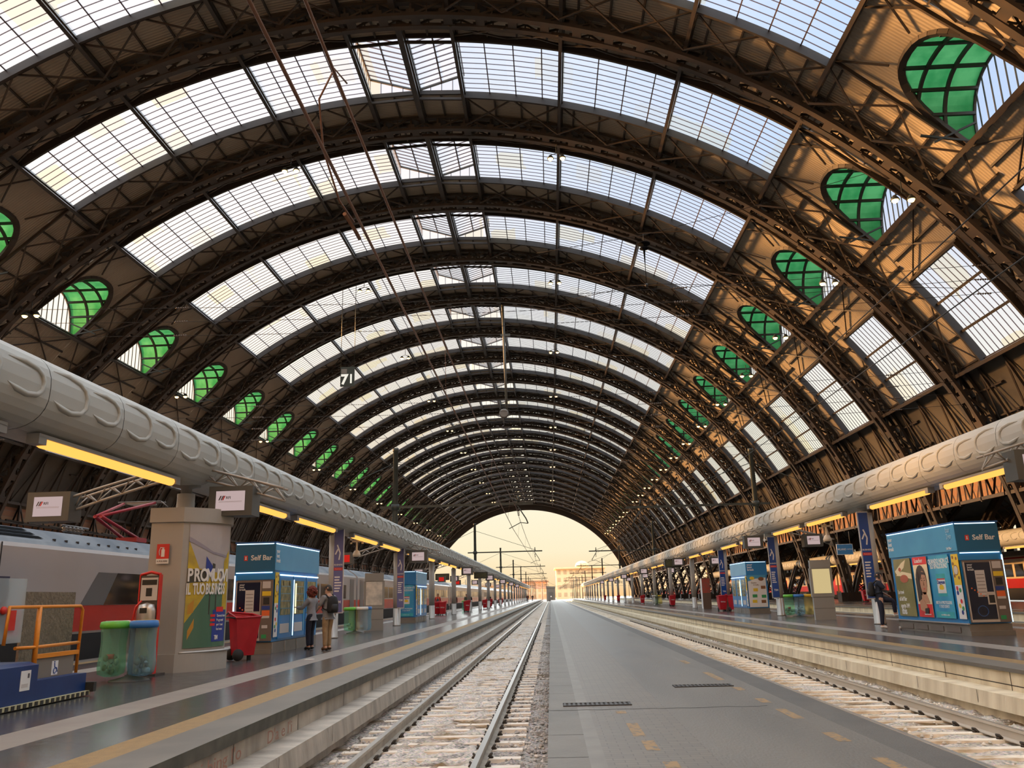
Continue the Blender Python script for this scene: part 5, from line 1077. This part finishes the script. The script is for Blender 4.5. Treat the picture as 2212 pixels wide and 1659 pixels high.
# ================================================================ trains
m_tw=mat('train_warm_white',(.42,.37,.34),.22,c2=(.45,.40,.37),scale=.4); m_tr=mat('train_red',(.52,.022,.012),.25,c2=(.46,.018,.01),scale=.6); m_troof=mat('train_roof_blue_grey',(.045,.065,.095),.45,c2=(.15,.17,.19),scale=.55,lo=.4,hi=.62); m_tdk=mat('train_underframe',(.022,.022,.022),.7); m_twin=mat('train_window',(.012,.012,.013),.06,spec=.9); m_tgrey=mat('train_grey_stripe',(.13,.125,.12),.3); m_tgrille=mat('roof_grille_black',(.006,.007,.009),.9,spec=.05)
m_silver=mat('silver_train_side',(.50,.47,.44),.25,.3); m_pred2=mat('pantograph_red',(.30,.012,.02),.45)
def car(x,y0,y1,sg,kind,label):
    """sg=+1: visible side faces +X"""
    t=thing('train_car' if kind!='loco' else 'locomotive',label,'train',(x,y0,0),group='railway carriages'); L=y1-y0
    prof=[(-.12,.42),(-.02,1.2),(0,1.26),(0,1.93),(0,3.32),(-.04,3.42),(-.14,3.52),(-.62,3.86),(-1.4,3.95)]
    if kind=='local': prof=[(p,z*1.12+.05) for p,z in prof]
    b=MB(); mi=[2,0,1,0,0,3,3,3]
    if kind=='local': mi=[2,2,1,0,1,0,3,3]; 
    full=prof+[(-2.8-p,z) for p,z in reversed(prof)]
    for j,(p,q) in enumerate(zip(full,full[1:])):
        m=mi[j] if j<len(mi) else (3 if j==len(prof)-1 else mi[len(full)-2-j])
        b.quad((sg*p[0],0,p[1]),(sg*p[0],L,p[1]),(sg*q[0],L,q[1]),(sg*q[0],0,q[1]),m)
    for yy in (0,L): b.poly([(sg*p[0],yy,p[1]) for p in full],0)
    base={'loco':[m_tw,m_tr,m_tdk,m_troof],'coach':[m_tw,m_tr,m_tdk,m_troof],'silver':[m_silver,m_tr,m_tdk,mat('train_roof_pale',(.45,.43,.40),.4)],'local':[mat('cream_train',(.62,.52,.36),.35),m_tr,m_tdk,mat('train_roof_grey',(.25,.24,.22),.5)]}[kind]
    b.build('body_shell',base,t)
    e=.012
    if kind=='loco':
        b=MB(); Y=lambda y:y-y0
        b.prism([(sg*e,Y(22.55),1.94),(sg*e,Y(23.75),1.94),(sg*e,Y(24.4),2.82),(sg*e,Y(23.35),2.82)],(.004,0,0),0); b.prism([(sg*e,Y(23.75),1.94),(sg*e,Y(26.2),1.94),(sg*e,Y(26.2),2.82),(sg*e,Y(24.4),2.82)],(.006,0,0),1); b.build('side_window',[m_tgrey,m_twin],t)
        b=MB(); b.box(sg*.0-.004,sg*.012,Y(19.0),Y(19.03),1.3,3.4); b.build('panel_joint',m_tdk,t)
        b=MB(); P=lambda u,v:(sg*(-.18-.44*v),Y(u),3.55+.31*v+.02)
        for k in range(3): v0=.08+k*.3; b.quad(P(14,v0),P(21.0-v0*.5,v0),P(21.0-(v0+.2)*.5,v0+.2),P(14,v0+.2))
        b.build('roof_grille',m_tgrille,t); b=MB()
        for k in range(9): b.box(sg*-.22-.03,sg*-.22+.03,Y(21.4+k*.55),Y(21.46+k*.55),3.55,3.62)
        b.build('roof_bolts',m_tdk,t)
        b=MB()
        for k in range(7): b.box(sg*-.09-.01,sg*-.09+.01,Y(16.5),Y(19.6),.5+.07*k,.53+.07*k); 
        b.build('skirt_grille',m_tgrey,t)
        p=thing('x','','')if 0 else None
        b=MB(); c=-sg*1.4; 
        el=(c,Y(25.6),4.62); ba=(c,Y(27.76),4.08); hd=(c,Y(28.2),5.3)
        for dx in (-.25,.25): b.tube([(ba[0]+dx,ba[1],ba[2]),(el[0]+dx*.4,el[1],el[2])],.055,8); b.tube([(el[0]+dx*.3,el[1],el[2]),(hd[0]+dx*2.2,hd[1],hd[2])],.05,8)
        b.box(c-.35,c+.35,Y(27.5),Y(28.2),3.95,4.1); pa=b.build('pantograph',m_pred2,t)
        b=MB(); b.tube([(c-.75,hd[1],hd[2]+.05),(c+.75,hd[1],hd[2]+.05)],.03,6); b.tube([(c-.75,hd[1]+.35,hd[2]+.05),(c+.75,hd[1]+.35,hd[2]+.05)],.03,6); b.box(c-.4,c+.4,hd[1]-.1,hd[1]+.45,hd[2]-.03,hd[2]+.02); b.tube([(c+.75,hd[1],hd[2]+.05),(c+1.0,hd[1],hd[2]-.15)],.02,5); b.build('contact_bow',m_tgrey,pa)
        b=MB()
        for k in range(5): b.lathe([(.05,0),(.09,.04),(.05,.08),(.09,.12),(.05,.16)],(sg*-1.0,Y(23.2+.2*k),3.95),8)
        b.tube([(sg*-1.0,Y(23),4.13),(sg*-1.0,Y(24.4),4.13)],.03,6); b.build('roof_insulators',m_tgrey,t)
        b=MB(); b.box(sg*-.9-.01,sg*.0,Y(y1)+.0,Y(y1)+.35,1.2,3.6); b.build('gangway',m_tdk,t)
    else:
        step=2.05 if kind!='local' else 1.6; wz=(2.02,2.82) if kind!='local' else (2.35,3.35)
        n=int((L-5)/step); b=MB()
        for k in range(n):
            yy=2.6+k*step; b.box(min(0,sg*e),max(0,sg*e),yy,yy+step-.35,*wz)
        b.build('window_row',m_twin,t); b=MB()
        for yy in (.6,L-1.7): b=MB(); b.box(min(0,sg*e),max(0,sg*e),yy,yy+1.1,1.0,3.2); b.build('door',m_tgrey if kind!='local' else m_tr,t)
    for yy in (2.2,5.0,L-5,L-2.2):
        b=MB(); b.lathe([(.001,-.07),(.40,-.07),(.46,0),(.43,.07),(.001,.07)],(-sg*.55,yy,.46),16,0,'x'); b.build('wheel',m_tdk,t)
    b=MB(); b.box(-sg*.3 if sg<0 else -2.5,2.5 if sg<0 else -.3,1.2,6,.3,.95); b.box(-sg*.3 if sg<0 else -2.5,2.5 if sg<0 else -.3,L-6,L-1.2,.3,.95); b.build('bogie_frame',m_tdk,t)
    return t
car(-12.62,3.0,29.0,1,'loco','locomotive with a red pantograph, warm white over a red band')
pr=None
cp=None
for k in range(3):
    lb='white coach with a red band, %s behind the locomotive'%ordn(k)
    if cp is None: cp=car(-12.62,29.7,55.2,1,'coach',lb)
    else: dup(cp,(-12.62,29.7+26*k,0),label=lb)
cp=None
for k in range(7):
    lb='pale silver coach glowing in the sunset, %s beyond the white coaches'%ordn(k)
    if cp is None: cp=car(-12.62,108.0,133.5,1,'silver',lb)
    else: dup(cp,(-12.62,108+26*k,0),label=lb)
cp=None
for k in range(10):
    lb='cream and red local train car behind the steel legs, %s from the viewer'%ordn(k)
    if cp is None: cp=car(37.5,36,61.4,-1,'local',lb)
    else: dup(cp,(37.5,36+26*k,0),label=lb)
b=MB()
for x in (-14.8,-13.3): b.box(x-.035,x+.035,-10,Y1,-.16,0); 
b.build('spare',m_railweb) if 0 else tag(b.build('train_track_rails',m_railweb),'pair of dull rails under the red and white train','rails')
b=MB()
for x in (38.2,39.7): b.box(x-.035,x+.035,-10,Y1,-.16,0)
tag(b.build('train_track_rails',m_railweb),'pair of dull rails under the cream local train','rails')
# ================================================================ overhead line, masts, lights in the vault
m_mast=mat('mast_dark_green',(.035,.042,.036),.5,.3); m_wire=mat('copper_wire',(.16,.075,.04),.5,.5); m_wire2=mat('dark_wire',(.03,.027,.025),.6,.3); m_insul=mat('insulator_brown',(.10,.07,.05),.35)
def mast(side,zb=4.9):
    t=thing('catenary_mast','x','mast',(0,0,ZP),0,'overhead line masts'); s=side
    b=MB(); b.lathe([(.15,zb),(.15,5.2),(.13,9.0),(.16,9.02),(.16,9.2),(.001,9.22)],(0,0,-0.0),12); b.lathe([(.22,5.9),(.22,6.2)],(0,0,0),10); b.build('post',m_mast,t)
    b=MB(); b.bar((-s*.8,0,6.05),(s*7.3,0,6.05),.09,.12); b.tube([(0,0,8.4),(s*6.6,0,6.15)],.02,5); b.tube([(0,0,8.4),(-s*5.4,0,6.1)],.02,5); b.build('cantilever',m_mast,t)
    b=MB(); b.tube([(s*6.4,0,6.05),(s*6.9,0,5.25),(s*7.0,0,5.0)],.035,6); b.tube([(s*7.0,0,5.0),(s*6.6,0,5.05),(s*6.0,0,4.75)],.022,6); b.tube([(s*6.5,0,6.1),(s*6.5,0,6.45)],.05,6); b.build('steady_arm',m_mast,t)
    b=MB()
    for q in range(4): b.lathe([(.03,0),(.07,.03),(.03,.06)],(s*6.52,0,5.72-.1*q),8)
    b.build('insulator',m_insul,t); return t
M={}
for s,x,y0 in ((1,-8.05,44.0),(-1,11.75,47.9)):
    M[s]=mast(s)
    for k in range(12):
        y=y0+48*k if k<6 else y0+48*5+30*(k-5); 
        lb='dark overhead line mast rising through the duct %s, %s from the viewer'%('beside the train' if s>0 else 'facing the train',ordn(k))
        if k==6: M[s]=mast(s,0)
        if k in (0,6): o=M[s]; o.location=(x,y,ZP if k<6 else -.3); o['label']=lb
        else: o=dup(M[s],(x,y,ZP if k<6 else -.3),label=lb)
def wire(name,label,pts,r,m=m_wire): b=MB(); b.tube(pts,r,6); return tag(b.build(name,m),label,'wire')
ms=[44+48*k for k in range(-2,7)]+[ms_ for ms_ in (370,400,430)]
pts=[];pm=[]
for a,c in zip(ms,ms[1:]):
    for i in range(8):
        u=i/8; y=a+(c-a)*u; pts.append((-1.72+.12*(1 if (ms.index(a)%2) else -1)*(1-2*u),y,5.28)); pm.append((-1.70,y,6.42-.35*4*u*(1-u)))
ct=thing('contact_line','copper overhead contact line with droppers above the dusty track','wire',(0,0,0))
b=MB(); b.tube(pts,.015,6); b.build('contact_wire',m_wire,ct); b=MB(); b.tube([(p[0]+.03,p[1],p[2]) for p in pm],.015,6); b.build('messenger_wire',m_wire,ct)
b=MB()
for i in range(2,len(pts),1):
    if i%2: d_=MB(); d_.tube([(pts[i][0],pts[i][1],pts[i][2]),pm[i]],.004,4); d_.build('dropper',m_wire,ct)
b.tube([(-1.67,6.55,6.38),(-1.72,6.3,6.36),(-1.86,6.35,6.1),(-1.88,6.6,5.75),(-1.80,6.9,5.4),(-1.72,7.15,5.3)],.009,6); b.tube([(-1.75,6.9,5.27),(-1.72,7.2,5.24),(-1.70,7.3,5.2)],.02,6); b.build('jumper_loop',m_wire,ct)
pts=[(5.3,y,5.3) for y in range(-40,420,20)]; pm=[(5.3,y,6.35-.25*abs(sin(y/48*PI))) for y in range(-40,420,8)]
ct=thing('contact_line','overhead contact line above the whitened track','wire',(0,0,0)); b=MB(); b.tube(pts,.009,5); b.build('contact_wire',m_wire2,ct); b=MB(); b.tube(pm,.010,5); b.build('messenger_wire',m_wire2,ct)
for (xl,xr,z,y,k) in SPANS:
    b=MB(); n=30; P=[(xl+(xr-xl)*i/n,y,z-.9*math.sin(PI*i/n)) for i in range(n+1)]; 
    for d in range(k): b.tube([(p[0],p[1]+.0,p[2]-d*.75) for p in P],.014,5)
    o=thing('cross_span','set of %d cross span wires strung wall to wall, %s from the viewer'%(k,ordn(SPANS.index((xl,xr,z,y,k)))),'wire',(0,0,0),0,'cross span wires'); b.build('span_wires',m_wire2,o)
    b=MB()
    for d in range(k):
        for u in (.06,.30,.72,.94):
            p=P[int(u*n)]; 
            for q in range(6): b.lathe([(.02,-.05),(.06,0),(.02,.05)],(p[0]+q*.12,p[1],p[2]-d*.75),6,0,'x')
    b.build('insulators',m_insul,o)
# big strain insulator dangling on the sunlit side
t=thing('strain_insulator','black double disc insulator hanging from a span wire before the blue skylights','insulator',(5.9,43.5,20.6)); b=MB()
b.lathe([(.03,.35),(.05,.3),(.34,.2),(.36,.14),(.04,.16),(.04,-.02),(.24,-.08),(.25,-.14),(.07,-.22),(.05,-.45),(.02,-1.1),(.015,-2.2)],(0,0,0),14); b.build('disc',m_tgrille,t)
b=MB(); b.tube([(0,0,.3),(0,0,.75)],.02,5); b.tube([(-6,-.2,-.2),(0,0,.7),(5,.4,2.0),(14,1,4.6)],.016,5); b.tube([(-4,0,-2.9),(0,0,-2.2),(6,0,-2.6),(17,0,-3.2)],.016,5); b.lathe([(.06,-2.4),(.11,-2.3),(.06,-2.2)],(0,0,0),8); b.build('stay',m_wire2,t)
# hanging pole with a round horn
t=thing('hanging_pole','thin grey pole hanging from the vault with a round loudspeaker','pole',(-4.1,89.4,0)); b=MB(); b.tube([(-.18,0,34.0),(0,0,21.6)],.14,8); b.bar((-.5,0,30.4),(.6,0,30.4),.2,.25); b.build('pole',mat('pole_grey',(.13,.13,.11),.6),t)
b=MB(); b.lathe([(.30,-.5),(.45,-.3),(.50,-.1),(.42,.0),(.30,-.02),(.20,.12),(.001,.12)],(-.3,0,21.3),16,0,'y'); b.build('loudspeaker',m_tgrille,t); b=MB(); b.lathe([(.42,-.55),(.52,-.5),(.52,-.4),(.42,-.4)],(-.3,0,21.3),16,0,'y'); b.build('rim',mat('horn_rim',(.2,.17,.14),.5),t)
# track number sign
t=thing('hanging_number_sign','green and white number 71 sign hanging before the white skylights','sign',(-18.9,77.2,22.9)); b=MB(); b.box(-.68,.68,0,.12,-.95,1.0,0); b.box(-.6,-.05,-.02,0,.32,.78,1); b.build('panel',[mat('sign_dark_green',(.03,.04,.03),.5),mat('sign_grey',(.2,.18,.15),.5)],t)
text('7',1.35,(-.62,-.02,-.3),(1,0,0),(0,0,1),emis('sign_white',(.9,.86,.75),1.0),t,bold=.04); text('1',1.2,(.12,-.02,-.25),(1,0,0),(0,0,1),MATS['sign_white'],t,bold=.04,squash=.8)
b=MB(); b.tube([(-.66,.06,1.0),(-.66,.06,9.3)],.03,5); b.tube([(.66,.06,1.0),(.66,.06,9.5)],.03,5); b.build('hanger_rod',m_mast,t)
# twin floodlights on the trusses
m_flood=emis('flood_glow',(1.0,.62,.22),7.0)
fl=None
def flood(lb,p):
    global fl
    if fl is None:
        fl=thing('hanging_floodlight',lb,'floodlight',p,0,'twin floodlights in the vault')
        b=MB(); b.tube([(0,0,1.0),(0,0,.35),(-.45,0,.22)],.03,5); b.tube([(0,0,.35),(.45,0,.22)],.03,5); b.build('bracket',m_mast,fl)
        for s in (-1,1):
            b=MB(); b.lathe([(.08,.22),(.2,.05),(.24,-.05)],(s*.42,0,.0),10); h=b.build('reflector',m_mast,fl); b=MB(); b.ball((s*.42,0,-.02),.19,10); b.build('lamp',m_flood,h)
    else: dup(fl,p,label=lb)
for i in range(22):
    y=YB(i-1)+9.4-.7
    for a,w in ((14.3,'by the upper girder on the sunlit side'),(-14.3,'by the upper girder on the shaded side'),(45.2,'by the dormers on the sunlit side'),(-45.2,'by the dormers on the shaded side')):
        if abs(a)<20 and i%2: continue
        if i==0 or (a<-20 and i%2): continue
        p=vp(a,y,38.3-.2); flood('twin orange floodlight %s, %s along'%(w,ordn(i-1)),(p[0],p[1],p[2]-.6))
# ================================================================ beyond the arch
m_haze=mat('sunset_stucco',(.80,.52,.27),.8,c2=(.86,.60,.34),scale=.06); m_haze2=mat('sunset_pink_stucco',(.80,.45,.30),.8,c2=(.85,.55,.38),scale=.05); m_hz3=mat('hazy_roof',(.42,.30,.20),.8); m_hwin=mat('hazy_window',(.55,.36,.20),.6)  # haze and sunset glow are put into these building colours
def building(label,x0,x1,y,z,m,roof,nx,nz,extra=None):
    t=thing('distant_building',label,'building',(0,0,0)); b=MB(); b.box(x0,x1,y,y+30,-.3,z); b.build('walls',m,t); b=MB(); b.box(x0-1,x1+1,y-1.5,y+31,z,z+.9)
    if roof: b.lathe([(4.2,z+.9),(4.2,z+2),(3.6,z+3.4),(2,z+4.4),(.001,z+4.8)],(x0+(x1-x0)*.55,y+6,0),16)
    b.build('roof',m_hz3 if not roof else m,t); b=MB(); dx=(x1-x0)/nx; dz=z/nz
    for i in range(nx):
        for j in range(nz): b.box(x0+dx*(i+.25),x0+dx*(i+.75),y-.15,y,dz*(j+.3),dz*(j+.8))
    tag(b.build('windows',m_hwin,t)); return t
building('hazy sunlit station building with a small dome beyond the arch',3.5,33,520,17.5,m_haze,True,8,4)
building('low hazy pink building far beyond the arch',-26,-2,560,11,m_haze2,False,7,3); building('hazy distant block behind the train platform roofs',-62,-28,540,9,m_haze,False,9,3)
t=thing('equipment_hut','small grey hut with a door at the end of the baggage platform','hut',(.02,330,-.3)); b=MB(); b.box(-1.66,1.66,0,3,0,5.0); b.prism([(-1.75,-.1,5.0),(1.75,-.1,5.0),(1.75,-.1,5.5),(-1.75,-.1,5.8)],(0,3.2,0)); b.build('walls',mat('hut_grey',(.15,.145,.13),.7),t); b=MB(); b.box(-.95,.95,-.06,0,.2,3.5); b.build('door',mat('hut_door',(.10,.10,.095),.6),t); b=MB(); b.box(-.2,.3,-.08,-.06,1.7,2.1); b.build('notice',m_wht,t)
rnd=random.Random(3)
for k in range(26):
    y=rnd.uniform(360,560); x=rnd.uniform(-45,60)
    if abs(x-.5)<4 and k%2: x+=9
    if k==0:
        yp=thing('yard_mast','x','mast',(x,y,-.3),0,'masts in the sunset yard'); b=MB(); b.tube([(0,0,0),(0,0,11)],.16,6); b.build('post',m_mast,yp); b=MB(); b.bar((-.5,0,7),(6,0,7),.08,.1); b.tube([(0,0,10),(5.5,0,7.1)],.04,4); b.build('cantilever',m_mast,yp); o=yp
    else: o=dup(yp,(x,y,-.3),rz=rnd.choice((0,PI)))
    o['label']='slim overhead line mast in the hazy yard beyond the arch'
# ================================================================ sky, sun, camera
w=bpy.data.worlds.new('sky'); S.world=w; w.use_nodes=True; nt=w.node_tree; N=nt.nodes; L=nt.links; N.clear()
o=N.new('ShaderNodeOutputWorld'); bg=N.new('ShaderNodeBackground'); bg.inputs[1].default_value=1.0; L.new(bg.outputs[0],o.inputs[0])
tc=N.new('ShaderNodeTexCoord'); sp=N.new('ShaderNodeSeparateXYZ'); L.new(tc.outputs['Generated'],sp.inputs[0])
r1=N.new('ShaderNodeValToRGB'); L.new(sp.outputs['Z'],r1.inputs[0]); e=r1.color_ramp.elements   # elevation, towards the sunset
e[0].position=0; e[0].color=(*srgb(255,206,145),1); e[1].position=1; e[1].color=(*srgb(236,240,255),1)
for p,c in ((.02,(255,226,178)),(.05,(255,241,204)),(.12,(255,249,222)),(.22,(255,251,232)),(.45,(250,247,244)),(.75,(240,242,254))): q=e.new(p); q.color=(*srgb(*c),1)
r2=N.new('ShaderNodeValToRGB'); L.new(sp.outputs['Z'],r2.inputs[0]); e=r2.color_ramp.elements   # away from the sunset
e[0].position=0; e[0].color=(*srgb(250,225,205),1); e[1].position=1; e[1].color=(*srgb(205,216,252),1)
for p,c in ((.2,(232,228,236)),(.45,(200,222,252)),(.75,(192,220,254))): q=e.new(p); q.color=(*srgb(*c),1)
mr=N.new('ShaderNodeMapRange'); mr.inputs['From Min'].default_value=-.22; mr.inputs['From Max'].default_value=.34; L.new(sp.outputs['X'],mr.inputs[0])
ns=N.new('ShaderNodeTexNoise'); ns.inputs['Scale'].default_value=5; ns.inputs['Detail'].default_value=5; L.new(tc.outputs['Generated'],ns.inputs['Vector'])
ad=N.new('ShaderNodeMath'); ad.operation='MULTIPLY_ADD'; ad.inputs[1].default_value=.5; L.new(ns.outputs['Fac'],ad.inputs[0]); sb=N.new('ShaderNodeMath'); sb.operation='SUBTRACT'; sb.inputs[1].default_value=.25; L.new(mr.outputs[0],sb.inputs[0]); L.new(sb.outputs[0],ad.inputs[2]); ad.use_clamp=True; el=N.new('ShaderNodeMapRange'); el.inputs['From Min'].default_value=.18; el.inputs['From Max'].default_value=.42; L.new(sp.outputs['Z'],el.inputs[0]); pr_=N.new('ShaderNodeMath'); pr_.operation='MULTIPLY'; L.new(ad.outputs[0],pr_.inputs[0]); L.new(el.outputs[0],pr_.inputs[1]); ad=pr_
mx=N.new('ShaderNodeMixRGB'); L.new(ad.outputs[0],mx.inputs[0]); L.new(r1.outputs[0],mx.inputs[1]); L.new(r2.outputs[0],mx.inputs[2]); L.new(mx.outputs[0],bg.inputs[0])
def sun(name,d,st,c,ang):
    l=bpy.data.lights.new(name,'SUN'); l.energy=st; l.color=c; l.angle=R(ang); o=bpy.data.objects.new(name,l); COL.objects.link(o)
    o.rotation_euler=Vector(d).to_track_quat('-Z','Y').to_euler(); o.location=(0,0,80); return o
sun('evening_sun',(cos(R(7.5))*.93,-.37*cos(R(7.5)),-sin(R(7.5))),SUN_E,(1.0,.50,.17),9)
sun('sky_fill_light',(0.12,-.25,-1),SKY_E,(.86,.95,1.0),150)  # wide overhead lamp added as fill to brighten the hall, on top of the world sky
f_=1800.; roll=R(2.1)
fy=Vector((1190-1106,1287-829.5,f_)).normalized(); t_=math.tan(roll); s_=-(fy.x-t_*fy.y)/fy.z
r_=Vector((1,-t_,s_)).normalized(); u_=r_.cross(fy)
if u_.y>0: u_=-u_
cx_=Vector((r_.x,fy.x,u_.x)); cy_=Vector((r_.y,fy.y,u_.y)); cz_=Vector((r_.z,fy.z,u_.z))
cam=bpy.data.cameras.new('camera'); cam.sensor_width=36; cam.lens=f_/2212*36; cam.clip_end=3000; cam.clip_start=.05
co=bpy.data.objects.new('camera',cam); COL.objects.link(co)
rt,up,bk=cx_,-cy_,-cz_
co.matrix_world=Matrix(((rt.x,up.x,bk.x,0),(rt.y,up.y,bk.y,0),(rt.z,up.z,bk.z,1.85),(0,0,0,1)))
S.camera=co
v=S.view_settings; v.view_transform='Standard'; v.look='None'; v.gamma=1; v.use_curve_mapping=False; v.exposure=EXPO
cy=S.cycles; cy.max_bounces=6; cy.diffuse_bounces=3; cy.glossy_bounces=2; cy.transmission_bounces=2; cy.transparent_max_bounces=14; cy.caustics_reflective=False; cy.caustics_refractive=False; cy.sample_clamp_indirect=4; cy.use_denoising=True
S.display_settings.display_device='sRGB'
